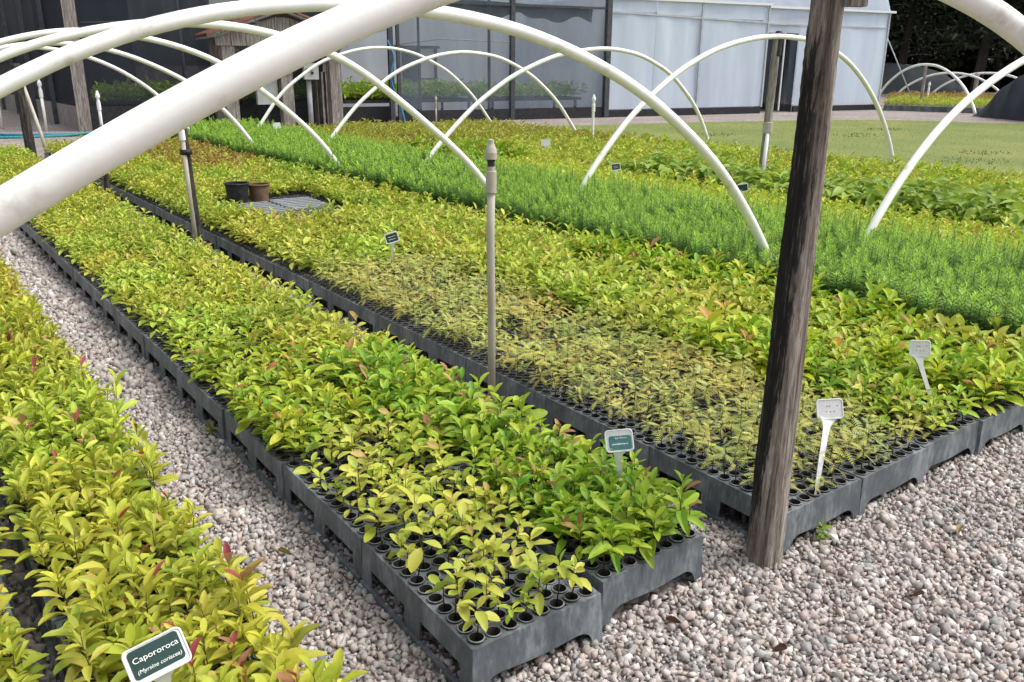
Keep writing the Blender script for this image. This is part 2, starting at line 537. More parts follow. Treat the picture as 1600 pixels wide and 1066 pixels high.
lawn_pts = [(10.35, -6), (30, 2.0), (24.6, 9.2), (22.9, 12.5), (19.0, 14.2), (14.4, 15.3), (11.0, 15.8), (10.35, 14.4)]
def smooth_poly(p, n=4):
    for _ in range(2):
        q = []
        for i in range(len(p)):
            a, b = Vector(p[i]), Vector(p[(i + 1) % len(p)])
            q += [a.lerp(b, 0.2), a.lerp(b, 0.8)]
        p = [tuple(x) for x in q]
    return p
g = MB()
lp = smooth_poly(lawn_pts)
g.add([(x, y, 0.004) for x, y in lp], [tuple(range(len(lp)))])
tag(g.obj('lawn', M['lawn']), 'mown yellow-green lawn beside the seedling beds', kind='structure')

# short grass standing on the lawn, thicker in a few dark tufts
def in_poly(P, poly):
    x, y = P[:, 0], P[:, 1]
    ins = np.zeros(len(P), bool)
    n = len(poly)
    for i in range(n):
        x0, y0 = poly[i]
        x1, y1 = poly[(i + 1) % n]
        c = ((y0 > y) != (y1 > y)) & (x < (x1 - x0) * (y - y0) / (y1 - y0 + 1e-12) + x0)
        ins ^= c
    return ins
cand = np.stack([RNG.uniform(10.2, 25, 30000), RNG.uniform(2, 15, 30000)], 1)
cand = cand[in_poly(cand, lp)]
tuft = [((14.2, 11.6), 0.45), ((16.8, 9.7), 0.5), ((13.6, 5.6), 0.55), ((19.0, 10.4), 0.4), ((12.6, 8.2), 0.35), ((15.2, 6.1), 0.4)]
tp, th = [], []
for (cx, cy), rr in tuft:
    k = 110
    a = RNG.uniform(0, 6.28, k)
    q = rr * np.sqrt(RNG.uniform(0, 1, k))
    tp.append(np.stack([cx + q * np.cos(a) * 1.3, cy + q * np.sin(a)], 1))
    th.append(RNG.uniform(0.015, 0.05, k))
P0 = np.concatenate([cand] + tp)
H0 = np.concatenate([RNG.uniform(0.008, 0.018, len(cand))] + th)
n = len(P0)
a = RNG.uniform(0, 6.28, n)
w = 0.006 + H0 * 0.10
dx, dy = np.cos(a) * w, np.sin(a) * w
lean = RNG.normal(0, 0.5, (n, 2)) * H0[:, None]
V = np.stack([np.stack([P0[:, 0] - dx, P0[:, 1] - dy, np.zeros(n)], 1), np.stack([P0[:, 0] + dx, P0[:, 1] + dy, np.zeros(n)], 1),
              np.stack([P0[:, 0] + lean[:, 0], P0[:, 1] + lean[:, 1], H0], 1)], 1).reshape(-1, 3)
cc = np.array([(0.13, 0.165, 0.034), (0.18, 0.20, 0.045), (0.10, 0.13, 0.026)])[RNG.integers(0, 3, n)]
cc[len(cand):] = np.array((0.095, 0.12, 0.03)) * RNG.uniform(0.7, 1.3, (n - len(cand), 1))
me = npmesh('grass', V, np.arange(3 * n).reshape(-1, 3), np.repeat(cc, 3, 0))
tag(link('grass', me, M['leafcol']), 'short mown grass with a few darker tufts on the lawn', 'grass', kind='stuff')

# ------------------------------------------------------------------ gravel stones
def icosa():
    t = (1 + 5 ** 0.5) / 2
    v = np.array([(-1, t, 0), (1, t, 0), (-1, -t, 0), (1, -t, 0), (0, -1, t), (0, 1, t), (0, -1, -t), (0, 1, -t), (t, 0, -1), (t, 0, 1), (-t, 0, -1), (-t, 0, 1)], float)
    v /= np.linalg.norm(v[0])
    f = np.array([(0, 11, 5), (0, 5, 1), (0, 1, 7), (0, 7, 10), (0, 10, 11), (1, 5, 9), (5, 11, 4), (11, 10, 2), (10, 7, 6), (7, 1, 8), (3, 9, 4), (3, 4, 2), (3, 2, 6), (3, 6, 8), (3, 8, 9), (4, 9, 5), (2, 4, 11), (6, 2, 10), (8, 6, 7), (9, 8, 1)])
    return v, f
IV, IF = icosa()
def euler_mats(a, b, c):
    ca, sa, cb, sb, cz, sz = np.cos(a), np.sin(a), np.cos(b), np.sin(b), np.cos(c), np.sin(c)
    o, z = np.ones_like(a), np.zeros_like(a)
    X = np.stack([np.stack([o, z, z], -1), np.stack([z, ca, -sa], -1), np.stack([z, sa, ca], -1)], -2)
    Y = np.stack([np.stack([cb, z, sb], -1), np.stack([z, o, z], -1), np.stack([-sb, z, cb], -1)], -2)
    Z = np.stack([np.stack([cz, -sz, z], -1), np.stack([sz, cz, z], -1), np.stack([z, z, o], -1)], -2)
    return Z @ Y @ X
STONE_COL = np.array([(0.43, 0.375, 0.345), (0.49, 0.445, 0.415), (0.37, 0.335, 0.315), (0.40, 0.325, 0.29), (0.26, 0.25, 0.245), (0.55, 0.52, 0.485), (0.40, 0.365, 0.33), (0.33, 0.325, 0.31)])
def scatter(x0, x1, y0, y1, pitch, size, zj=0.006):
    nx, ny = int((x1 - x0) / pitch), int((y1 - y0) / pitch)
    gx, gy = np.meshgrid(np.arange(nx), np.arange(ny))
    k = nx * ny
    X = x0 + (gx.ravel() + RNG.uniform(-0.1, 1.1, k)) * pitch
    Y = y0 + (gy.ravel() + RNG.uniform(-0.1, 1.1, k)) * pitch
    s = size * np.clip(RNG.lognormal(0, 0.34, k), 0.45, 2.1)
    return np.stack([X, Y, s * 0.35 + RNG.uniform(-0.002, zj, k), s], 1)
stones = np.concatenate([
    scatter(-0.40, 0.03, -0.30, 2.6, 0.0140, 0.0080),
    scatter(-0.40, 0.03, 2.6, 6.2, 0.021, 0.0120),
    scatter(-0.40, 0.03, 6.2, 11.0, 0.032, 0.018),
    scatter(-0.10, 1.20, -1.0, 0.035, 0.0140, 0.0081),
    scatter(0.84, 1.20, 0.035, 1.6, 0.0140, 0.0081),
    scatter(1.20, 3.4, -1.0, -0.012, 0.0145, 0.0083),
    scatter(0.84, 1.20, 1.6, 6.0, 0.026, 0.015),
    scatter(0.03, 0.12, 0.02, 3.0, 0.02, 0.011),
    scatter(-0.95, -0.76, 0.0, 2.2, 0.018, 0.011),
])
RNG.shuffle(stones)
CV = np.array([(x, y, z) for z in (-1, 1) for y in (-1, 1) for x in (-1, 1)], float) * 0.72
CF = np.array([(0, 2, 3), (0, 3, 1), (4, 5, 7), (4, 7, 6), (0, 1, 5), (0, 5, 4), (2, 6, 7), (2, 7, 3), (0, 4, 6), (0, 6, 2), (1, 3, 7), (1, 7, 5)])
def stone_geo(st, bv, bf, jit):
    k = len(st)
    nb = len(bv)
    Rm = euler_mats(RNG.uniform(0, 6.28, k), RNG.normal(0, 0.8, k), RNG.uniform(0, 6.28, k))
    Vs = (bv[None] * RNG.uniform(1 - jit, 1 + jit, (k, nb, 1)) + RNG.normal(0, 0.16, (k, nb, 3))) * (st[:, 3:4, None] * np.stack([RNG.uniform(0.9, 1.5, k), RNG.uniform(0.7, 1.1, k), RNG.uniform(0.55, 0.9, k)], 1)[:, None, :])
    Vs = np.einsum('kij,kvj->kvi', Rm, Vs) + st[:, None, :3]
    Fs = (bf[None] + (np.arange(k) * nb)[:, None, None]).reshape(-1, 3)
    cs = 1.05 * STONE_COL[RNG.choice(8, k, p=(0.2, 0.17, 0.15, 0.13, 0.07, 0.09, 0.12, 0.07))] * RNG.uniform(0.8, 1.15, (k, 1))
    return Vs.reshape(-1, 3), Fs, np.repeat(cs, nb, 0)
half_ = int(len(stones) * 0.68)
V, F, Cc = stone_geo(stones[:half_], CV, CF, 0.28)
V2, F2, C2 = stone_geo(stones[half_:], IV, IF, 0.3)
me = npmesh('gravel', np.concatenate([V, V2]), np.concatenate([F, F2 + len(V)]), np.concatenate([Cc, C2]))
tag(link('gravel', me, M['stone']), 'loose pinkish grey crushed gravel between the beds', 'gravel', kind='stuff')

# ------------------------------------------------------------------ trays (8 x 12 cells)
TW, TL, TH = 0.41, 0.61, 0.153
PX, PY = 0.42, 0.615
CELL = 0.05
def taper(vs):
    out = []
    for x, y, z in vs:
        k = 0.006 * (TH - z) / TH
        sx = -1 if x < TW / 2 else 1
        sy = -1 if y < TL / 2 else 1
        edge_x = abs(x - TW / 2) > TW / 2 - 0.02
        edge_y = abs(y - TL / 2) > TL / 2 - 0.02
        out.append((x + (sx * k if edge_x else 0), y + (sy * k if edge_y else 0), z))
    return out

def tray_mesh(name, lod):
    b = MB()
    t = 0.005
    zt = TH - 0.0008
    # long sides: header, three pillars and a foot rail leave two openings
    for xs in (0, TW - t):
        b.box(xs, xs + t, t, TL - t, 0.080, zt)
        for y0, y1 in ((t, 0.055), (0.262, 0.348), (0.555, TL - t)):
            b.box(xs, xs + t, y0, y1, 0.021, 0.080)
        rx = (xs - 0.010, xs + t) if xs == 0 else (xs, xs + t + 0.010)
        b.box(rx[0] if lod < 2 else xs, rx[1] if lod < 2 else xs + t, t, TL - t, 0.0, 0.021)
    # end sides: apron with arched underside and two corner feet
    pr = [(0, zt), (TW, zt), (TW, 0), (TW - 0.028, 0)]
    k = 6 if lod < 2 else 2
    for i in range(k + 1):
        a = (math.pi / 2) * i / k
        pr.append((TW - 0.028 - 0.05 * (1 - math.cos(a)), 0.056 * math.sin(a) ** 0.8))
    pr.append((TW / 2 + 0.03, 0.050)); pr.append((TW / 2 - 0.03, 0.050))
    for i in range(k, -1, -1):
        a = (math.pi / 2) * i / k
        pr.append((0.028 + 0.05 * (1 - math.cos(a)), 0.056 * math.sin(a) ** 0.8))
    pr.append((0, 0))
    pr = [p for i, p in enumerate(pr) if i == 0 or (abs(p[0] - pr[i - 1][0]) + abs(p[1] - pr[i - 1][1])) > 1e-5]
    for yy in (0, TL - t):
        b.prism([(p[0], p[1]) for p in reversed(pr)], (0, yy, 0), (1, 0, 0), (0, 0, 1), (0, 1, 0), t)
    b.v = taper(b.v)
    # top plate
    if lod == 0:
        ns = 12
        rr = 0.0205
        ang = [2 * math.pi * (i + 0.5) / ns for i in range(ns)]
        for j in range(12):
            for i in range(8):
                cx, cy = 0.03 + CELL * i, 0.03 + CELL * j
                vs = []
                for a in ang:
                    c, s = math.cos(a), math.sin(a)
                    q = 0.025 / max(abs(c), abs(s))
                    vs.append((cx + c * q, cy + s * q, TH))
                vs += [(cx + rr * math.cos(a), cy + rr * math.sin(a), TH) for a in ang]
                fs = []
                for q in range(ns):
                    q2 = (q + 1) % ns
                    fs.append((q, q2, ns + q2, ns + q))
                b.add(vs, fs)
        for x0, x1, y0, y1 in ((0, 0.005, 0, TL), (TW - 0.005, TW, 0, TL), (0.005, TW - 0.005, 0, 0.005), (0.005, TW - 0.005, TL - 0.005, TL)):
            b.add([(x0, y0, TH), (x1, y0, TH), (x1, y1, TH), (x0, y1, TH)], [(0, 1, 2, 3)])
    else:
        b.add([(0, 0, TH), (TW, 0, TH), (TW, TL, TH), (0, TL, TH)], [(0, 1, 2, 3)])
    return b.mesh(name)

def tube_mesh(name, ns, full=True):
    """one planting tube, origin at the centre of its lip on the tray plate"""
    b = MB()
    ro, ri = 0.0222, 0.0188
    prof = [(0.0100, -0.128), (0.0165, -0.06), (0.0195, -0.004), (ro, -0.001), (ro, 0.0035), (ri, 0.0042), (ri - 0.0012, -0.026)] if full else [(ro, 0.0008), (ro, 0.005), (ri, 0.0055), (ri, 0.0012)]
    b.lathe(prof, ns)
    me = b.mesh(name)
    me.materials.append(M['tube'])
    me.materials.append(M['soil'])
    me.materials.append(M['lip'])
    lip = range(4 * ns, 5 * ns) if full else range(1 * ns, 2 * ns)
    for q in lip:
        me.polygons[q].material_index = 2
    bm = bmesh.new()
    bm.from_mesh(me)
    r, z = (ri - 0.0012, -0.026) if full else (ri, 0.0012)
    f = bm.faces.new([bm.verts.new((r * math.cos(2 * math.pi * k / ns), r * math.sin(2 * math.pi * k / ns), z)) for k in range(ns)])
    f.material_index = 1
    if full:
        f2 = bm.faces.new([bm.verts.new((0.01 * math.cos(-2 * math.pi * k / ns), 0.01 * math.sin(-2 * math.pi * k / ns), -0.128)) for k in range(ns)])
    bm.to_mesh(me)
    bm.free()
    return me

TRAY = [tray_mesh('tray_body', 0), tray_mesh('tray_body_plain', 1), tray_mesh('tray_body_simple', 2)]
for x in TRAY:
    x.materials.append(M['tray'])
TUBE = tube_mesh('planting_tube', 14, True)
def all_tubes(name, ns, full_edge):
    src = tube_mesh('tmp', ns, False)
    ful = tube_mesh('tmp2', ns, True)
    def data(me):
        return [tuple(v.co) for v in me.vertices], [tuple(p.vertices) for p in me.polygons], [p.material_index for p in me.polygons]
    A, B = data(src), data(ful)
    vs, fs, mi = [], [], []
    rs = random.Random(3)
    for j in range(12):
        for i in range(8):
            edge = full_edge and (i in (0, 7) or j in (0, 11))
            b0 = len(vs)
            dz = rs.uniform(-0.001, 0.003)
            for part in ((A, B) if edge else (A,)):
                b0 = len(vs)
                low = part is B
                vs += [(x + 0.03 + CELL * i, y + 0.03 + CELL * j, z + TH + (dz if not low else -0.006)) for x, y, z in part[0]]
                fs += [tuple(q + b0 for q in f) for f in part[1]]
                mi += part[2]
    me = bpy.data.meshes.new(name)
    me.from_pydata(vs, [], fs)
    me.materials.append(M['tube'])
    me.materials.append(M['soil'])
    me.materials.append(M['lip'])
    me.polygons.foreach_set('material_index', mi)
    me.update()
    return me
TUBES = [None, all_tubes('tubes', 10, True), all_tubes('tubes_small', 6, False)]

class Tray:
    pass
TRAYS = []
def put_tray(x, y, lod, label, group, detail=False, jit=0.004, rot=None):
    t = Tray()
    t.x, t.y = x + RNG.uniform(-jit, jit), y + RNG.uniform(-jit, jit)
    t.rz = rad(RNG.uniform(-0.5, 0.5)) if rot is None else rad(rot)
    t.detail = detail
    o = link('seedling_tray', TRAY[0 if detail else lod], None, None, (t.x, t.y, 0), (0, 0, t.rz))
    tag(o, label, 'tray', group)
    if not detail:
        c = link('planting_tubes', TUBES[lod], None, o)
        c['kind'] = 'stuff'
    t.obj = o
    TRAYS.append(t)
    return t
def cells(t):
    c, s = math.cos(t.rz), math.sin(t.rz)
    out = []
    for j in range(12):
        for i in range(8):
            lx, ly = 0.03 + CELL * i, 0.03 + CELL * j
            out.append((t.x + c * lx - s * ly, t.y + s * lx + c * ly, TH, i, j))
    return out

# ------------------------------------------------------------------ plants
# leaf blades along +x, fold along the midrib, tip drooping
def blade(stations, fold, droop, width_prof):
    V, F = [(0, 0, 0)], []
    rows = []
    for t, wv in zip(stations[1:-1], width_prof):
        z = -droop * t * t
        b0 = len(V)
        V += [(t, -0.5 * wv, z + fold * wv), (t, 0, z), (t, 0.5 * wv, z + fold * wv)]
        rows.append((b0, b0 + 1, b0 + 2))
    V.append((1, 0, -droop))
    tip = len(V) - 1
    a = rows[0]
    F += [(0, a[0], a[1]), (0, a[1], a[2])]
    for p, q in zip(rows, rows[1:]):
        F += [(p[0], q[0], q[1]), (p[0], q[1], p[1]), (p[1], q[1], q[2]), (p[1], q[2], p[2])]
    q = rows[-1]
    F += [(q[0], tip, q[1]), (q[1], tip, q[2])]
    return np.array(V, float), np.array(F)
BL_NEAR = blade([0, 0.12, 0.3, 0.55, 0.78, 0.93, 1], 0.13, 0.20, [0.22, 0.66, 1.0, 0.84, 0.46])
BL_MID = blade([0, 0.3, 0.68, 1], 0.15, 0.2, [0.78, 0.85])
BL_FAR = blade([0, 0.5, 1], 0.25, 0.2, [1.0])
def feather():
    V, F = [], []
    for k in range(7):
        t = 0.14 + 0.12 * k
        L = 0.30 * (1 - abs(t - 0.45) * 0.9)
        for s in (-1, 1):
            b0 = len(V)
            z0 = -0.25 * t * t
            V += [(t - 0.052, 0, z0), (t + 0.052, 0, z0), (t + 0.12, s * L, z0 - 0.05)]
            F.append((b0, b0 + 1, b0 + 2))
    b0 = len(V)
    V += [(0, -0.008, 0), (0, 0.008, 0), (0.98, 0, -0.24)]
    F.append((b0, b0 + 1, b0 + 2))
    V.append((1.0, 0.02, -0.26)); V.append((0.85, -0.03, -0.18)); V.append((1.12, 0, -0.32))
    F.append((b0 + 3, b0 + 4, b0 + 5))
    return np.array(V, float), np.array(F)
FEATHER = feather()

def leaf_geo(L, tpl):
    """L: dict of leaf arrays -> vertices, faces, colours"""
    tv, tf = tpl
    n = len(L['len'])
    cp, sp = np.cos(L['phi']), np.sin(L['phi'])
    ct, st = np.cos(L['th']), np.sin(L['th'])
    cr, sr = np.cos(L['roll']), np.sin(L['roll'])
    ex = np.stack([cp * ct, sp * ct, st], 1)
    ey0 = np.stack([-sp, cp, np.zeros(n)], 1)
    ez0 = np.cross(ex, ey0)
    ey = ey0 * cr[:, None] + ez0 * sr[:, None]
    ez = np.cross(ex, ey)
    V = (L['pos'][:, None, :] + (tv[None, :, 0:1] * L['len'][:, None, None]) * ex[:, None, :]
         + (tv[None, :, 1:2] * L['wid'][:, None, None]) * ey[:, None, :]
         + (tv[None, :, 2:3] * L['len'][:, None, None]) * ez[:, None, :])
    F = tf[None] + (np.arange(n) * len(tv))[:, None, None]
    return V.reshape(-1, 3), F.reshape(-1, 3), np.repeat(L['col'], len(tv), 0)

def stem_geo(base, top, r, col):
    n = len(base)
    a = np.array([0, 2.094, 4.189])
    ring = np.stack([np.cos(a), np.sin(a), np.zeros(3)], 1)
    V = np.concatenate([base[:, None, :] + ring[None] * r, top[:, None, :] + ring[None] * r * 0.6], 1)
    f = np.array([(0, 1, 4), (0, 4, 3), (1, 2, 5), (1, 5, 4), (2, 0, 3), (2, 3, 5)])
    F = f[None] + (np.arange(n) * 6)[:, None, None]
    return V.reshape(-1, 3), F.reshape(-1, 3), np.repeat(np.broadcast_to(col, (n, 3)), 6, 0)

def mixcol(pal, p, n):
    c = np.array(pal)[RNG.choice(len(pal), n, p=np.array(p) / sum(p))]
    return c * RNG.uniform(0.82, 1.18, (n, 1))

YEL = [(0.49, 0.54, 0.066), (0.37, 0.47, 0.05), (0.58, 0.58, 0.11), (0.24, 0.37, 0.040)]
SP = {
    'capo': dict(n=(9, 14), L=(0.046, 0.078), asp=0.36, h=(0.08, 0.18), th=(8, 70), pal=[(0.54, 0.53, 0.062), (0.43, 0.48, 0.05), (0.60, 0.55, 0.10), (0.27, 0.37, 0.04)], p=(5, 4, 2, 2), tip=((0.42, 0.20, 0.11), (0.50, 0.36, 0.09), (0.40, 0.085, 0.09)), ptip=0.11),
    'yellow': dict(n=(6, 10), L=(0.038, 0.062), asp=0.44, h=(0.06, 0.125), th=(-4, 60), pal=YEL, p=(4, 4, 3, 2), tip=((0.45, 0.32, 0.10),), ptip=0.05),
    'sparse': dict(n=(4, 8), L=(0.042, 0.064), asp=0.50, h=(0.075, 0.15), th=(-8, 50), pal=[(0.50, 0.52, 0.07), (0.60, 0.57, 0.11), (0.34, 0.45, 0.05)], p=(4, 3, 3), tip=((0.42, 0.28, 0.10),), ptip=0.05),
    'green': dict(n=(8, 12), L=(0.052, 0.085), asp=0.39, h=(0.08, 0.155), th=(-4, 62), pal=[(0.21, 0.40, 0.030), (0.31, 0.46, 0.035), (0.12, 0.29, 0.030), (0.43, 0.51, 0.050)], p=(3, 4, 2, 4), tip=((0.45, 0.30, 0.10), (0.38, 0.19, 0.10)), ptip=0.10),
    'feather': dict(n=(6, 9), L=(0.035, 0.060), asp=0.95, h=(0.06, 0.125), th=(-15, 40), pal=[(0.56, 0.55, 0.13), (0.46, 0.51, 0.12), (0.33, 0.45, 0.14), (0.55, 0.46, 0.14)], p=(4, 4, 2, 2), tip=((0.38, 0.27, 0.09),), ptip=0.06),
    'olive': dict(n=(6, 9), L=(0.05, 0.075), asp=0.38, h=(0.08, 0.14), th=(0, 60), pal=[(0.38, 0.41, 0.05), (0.30, 0.34, 0.05), (0.43, 0.38, 0.08)], p=(4, 3, 2), tip=((0.40, 0.28, 0.09),), ptip=0.06),
    'brown': dict(n=(6, 10), L=(0.045, 0.065), asp=0.38, h=(0.08, 0.13), th=(0, 60), pal=[(0.42, 0.31, 0.09), (0.36, 0.22, 0.07), (0.42, 0.42, 0.07)], p=(4, 3, 3), tip=((0.38, 0.18, 0.07),), ptip=0.35),
    'large': dict(n=(8, 12), L=(0.15, 0.25), asp=0.46, h=(0.17, 0.32), th=(-45, 32), pal=[(0.28, 0.40, 0.045), (0.20, 0.33, 0.04), (0.40, 0.47, 0.06), (0.13, 0.25, 0.035)], p=(4, 3, 3, 1), tip=((0.45, 0.36, 0.09),), ptip=0.02),
}
STEMCOL = np.array((0.085, 0.055, 0.028))

def plants(sp, base, scale=1.0, tint=None):
    """leaf arrays and stems for many plants at once; base (n,3)"""
    s = SP[sp]
    n = len(base)
    sc = np.clip(RNG.normal(1.0, 0.19, n), 0.5, 1.45) * scale
    h = RNG.uniform(*s['h'], n) * sc
    cnt = RNG.integers(s['n'][0], s['n'][1] + 1, n)
    lean = RNG.normal(0, 0.10, (n, 2)) * h[:, None]
    top = base + np.concatenate([lean, h[:, None]], 1)
    idx = np.repeat(np.arange(n), cnt)
    k = np.concatenate([np.arange(c) for c in cnt])
    t = (k + RNG.uniform(0.0, 0.9, len(k))) / cnt[idx]
    t = np.clip(t, 0, 1)
    lo = 0.62 if sp in ('sparse', 'feather') else 0.34
    pos = base[idx] * (1 - (lo + (1 - lo) * t))[:, None] + top[idx] * (lo + (1 - lo) * t)[:, None]
    m_ = len(idx)
    phi = RNG.uniform(0, 6.28, n)[idx] + k * 2.4 + RNG.normal(0, 0.3, m_)
    th = np.radians(s['th'][0] + (s['th'][1] - s['th'][0]) * t ** 1.3 + RNG.normal(0, 11, m_))
    Ln = RNG.uniform(*s['L'], m_) * sc[idx] * (1 - 0.38 * t ** 2)
    col = mixcol(s['pal'], s['p'], m_)
    pc = mixcol(s['pal'], s['p'], n)
    col = 0.5 * col + 0.5 * pc[idx]
    young = (t > 0.72) & (RNG.uniform(0, 1, n)[idx] < s['ptip'] * 1.6) & (RNG.uniform(0, 1, m_) < 0.6)
    tc = np.array(s['tip'])[RNG.integers(0, len(s['tip']), m_)]
    col[young] = tc[young] * RNG.uniform(0.8, 1.2, (young.sum(), 1))
    if tint is not None:
        col = col * np.array(tint)
    L = dict(red=bool(young.any()), pos=pos, phi=phi, th=th, roll=RNG.normal(0, 0.28, m_), len=Ln, wid=Ln * s['asp'] * RNG.uniform(0.85, 1.15, m_), col=col, idx=idx)
    return L, top

def join_geo(parts):
    V, F, Cc, o = [], [], [], 0
    for v, f, c in parts:
        V.append(v); F.append(f + o); Cc.append(c)
        o += len(v)
    return np.concatenate(V), np.concatenate(F), np.concatenate(Cc)

def mass(name, label, items, stems=True):
    """one object for the many plants of a bed: items = (species, base, scale, template, tint)"""
    parts = []
    for sp, base, scale, tpl, tint in items:
        if len(base) == 0:
            continue
        L, top = plants(sp, base, scale, tint)
        parts.append(leaf_geo(L, tpl))
        if stems:
            b2 = base.copy()
            b2[:, 2] -= 0.012
            parts.append(stem_geo(b2, top, 0.0016, STEMCOL))
    V, F, Cc = join_geo(parts)
    o = link(name, npmesh(name, V, F, Cc, True), M['leafcol'])
    return tag(o, label, 'seedlings', kind='stuff')

LEAFMESH = []
for q in range(5):
    tv, tf = blade([0, 0.12, 0.3, 0.55, 0.78, 0.93, 1], 0.08 + 0.035 * q, 0.02 + 0.10 * q, [0.22 + 0.02 * q, 0.66 + 0.03 * q, 1.0, 0.86 - 0.03 * q, 0.46])
    tv = tv.copy()
    tv[:, 1] += 0.10 * (q - 2) * tv[:, 0] * tv[:, 0]
    me = npmesh('leaf', tv, tf, None, True)
    me.materials.append(M['leaf'])
    LEAFMESH.append(me)

STEMMESH = []
for q in range(6):
    b = MB()
    ph = q * 1.1
    b.tube([(0, 0, -0.016), (0.004 * math.cos(ph), 0.004 * math.sin(ph), 0.4), (-0.004 * math.sin(ph), 0.004 * math.cos(ph), 0.75), (0, 0, 1.0)], [0.0021, 0.0018, 0.0015, 0.0008], 5)
    me = b.mesh('stem')
    me.materials.append(M['stem'])
    STEMMESH.append(me)

FOL = {}
def foliage_variants(sp, k, tpl, scale=1.0):
    out = []
    for q in range(k):
        L, top = plants(sp, np.zeros((1, 3)), scale)
        parts = [leaf_geo(L, tpl)]
        V, F, Cc = join_geo(parts)
        me = npmesh(sp + '_foliage', V, F, Cc, True)
        me.materials.append(M['leafcol'])
        out.append((me, top[0], L['red']))
    FOL[sp] = out

def seedling(name, sp, x, y, z, label, group, leaves=False, tube=True, scale=1.0):
    """a single plant in its tube: the stem is the root mesh, leaves or foliage and the tube are its parts"""
    root = empty(name, (x, y, z), 0.0)
    tag(root, label, 'seedling', group)
    if tube:
        tb = link('tube', TUBE, None, root, (0, 0, RNG.uniform(-0.001, 0.004)), (RNG.normal(0, 0.03), RNG.normal(0, 0.03), 0))
    if leaves:
        L, top = plants(sp, np.zeros((1, 3)), scale)
        top = top[0]
        red = L['red']
    else:
        me, top, red = FOL[sp][RNG.integers(0, len(FOL[sp]))]
    if red and sp != 'feather':
        root['label'] = label + (', its tip leaves reddish' if sp != 'capo' else ', its tip leaves red or orange')
    st = link('stem', STEMMESH[RNG.integers(0, 6)], None, root)
    d = Vector(top)
    st.rotation_mode = 'QUATERNION'
    rz = 0.0 if leaves else RNG.uniform(0, 6.28)
    fs = 1.0 if leaves else RNG.uniform(0.85, 1.15)
    d = Matrix.Rotation(rz, 3, 'Z') @ d * fs
    st.rotation_quaternion = d.to_track_quat('Z', 'Y')
    st.scale = (1, 1, d.length)
    if leaves:
        n = len(L['len'])
        for q in range(n):
            cp, sp_, ct, s_ = math.cos(L['phi'][q]), math.sin(L['phi'][q]), math.cos(L['th'][q]), math.sin(L['th'][q])
            ex = Vector((cp * ct, sp_ * ct, s_))
            ey0 = Vector((-sp_, cp, 0))
            ez0 = ex.cross(ey0)
            cr, sr = math.cos(L['roll'][q]), math.sin(L['roll'][q])
            ey = ey0 * cr + ez0 * sr
            ez = ex.cross(ey)
            ln, wd = float(L['len'][q]), float(L['wid'][q])
            mtx = Matrix((ex * ln, ey * wd, ez * ln)).transposed().to_4x4()
            mtx.translation = Vector(L['pos'][q])
            lo = link('leaf', LEAFMESH[RNG.integers(0, 5)], None, root)
            lo.matrix_local = mtx
            lo.color = (*[float(v) for v in L['col'][q]], 1)
    else:
        fo = link('foliage', me, None, root)
        fo.rotation_euler = (0, 0, rz)
        fo.scale = (fs, fs, fs)
    return root

def bare_tube(i, j, parent):
    c = link('tube', TUBE, None, parent)
    c.location = (0.03 + CELL * i, 0.03 + CELL * j, TH + RNG.uniform(-0.001, 0.003))
    return c

for sp_, k_ in (('capo', 14), ('yellow', 12), ('sparse', 12), ('green', 12)):
    foliage_variants(sp_, k_, BL_NEAR)
foliage_variants('feather', 14, FEATHER)

def in_frame(x, y, z, mx=0.02):
    d = Vector((x, y, z)) - CP
    w = d.dot(F_)
    if w < 0.1:
        return False
    u, v = d.dot(R_) / w, d.dot(U_) / w
    return abs(u) < 0.5994 + mx and abs(v) < 0.3993 + mx

MASS = {k: [] for k in ('bed0', 'bed1', 'bed2', 'tunnel2')}
def add_mass(key, sp, pts, scale, tpl, tint=None):
    if len(pts):
        MASS[key].append((sp, np.array(pts, float), scale, tpl, tint))

GAP = ((1.60, 2.66), (5.5, 7.2))
def in_gap(x, y):
    return GAP[0][0] < x < GAP[0][1] and GAP[1][0] < y < GAP[1][1]
def tray_plants(t, key, sp, fill, scale, tpl, tint=None, skip=None):
    pts = []
    cs_ = cells(t)
    holes = [(cs_[RNG.integers(0, 96)][:2], RNG.uniform(0.03, 0.075)) for _ in range(RNG.integers(0, 4))]
    for x, y, z, i, j in cs_:
        if any((x - h[0]) ** 2 + (y - h[1]) ** 2 < r * r for h, r in holes) and RNG.uniform() < 0.85:
            continue
        if RNG.uniform() < fill and not (skip and skip(x, y)) and not in_gap(x, y):
            pts.append((x + RNG.normal(0, 0.004), y + RNG.normal(0, 0.004), z))
    w = RNG.normal(0, 0.05)
    tn = np.array((1 + w, 1 - 0.3 * w, 1.0)) * RNG.uniform(0.93, 1.06) * (np.array(tint) if tint is not None else 1.0)
    add_mass(key, sp, pts, scale * RNG.uniform(0.92, 1.06), tpl, tn)

def soil_crumbs(t):
    k = 260
    st = np.stack([RNG.uniform(0.01, TW - 0.01, k), RNG.uniform(0.01, TL - 0.01, k), np.full(k, TH + 0.001), np.clip(RNG.lognormal(0, 0.5, k), 0.4, 3) * 0.0016], 1)
    V = (IV[None] * RNG.uniform(0.6, 1.3, (k, 12, 1)) * st[:, 3:4, None] + st[:, None, :3]).reshape(-1, 3)
    F = (IF[None] + (np.arange(k) * 12)[:, None, None]).reshape(-1, 3)
    c = link('soil_crumbs', npmesh('soil_crumbs', V, F), M['soil'], t.obj)
    c['kind'] = 'stuff'

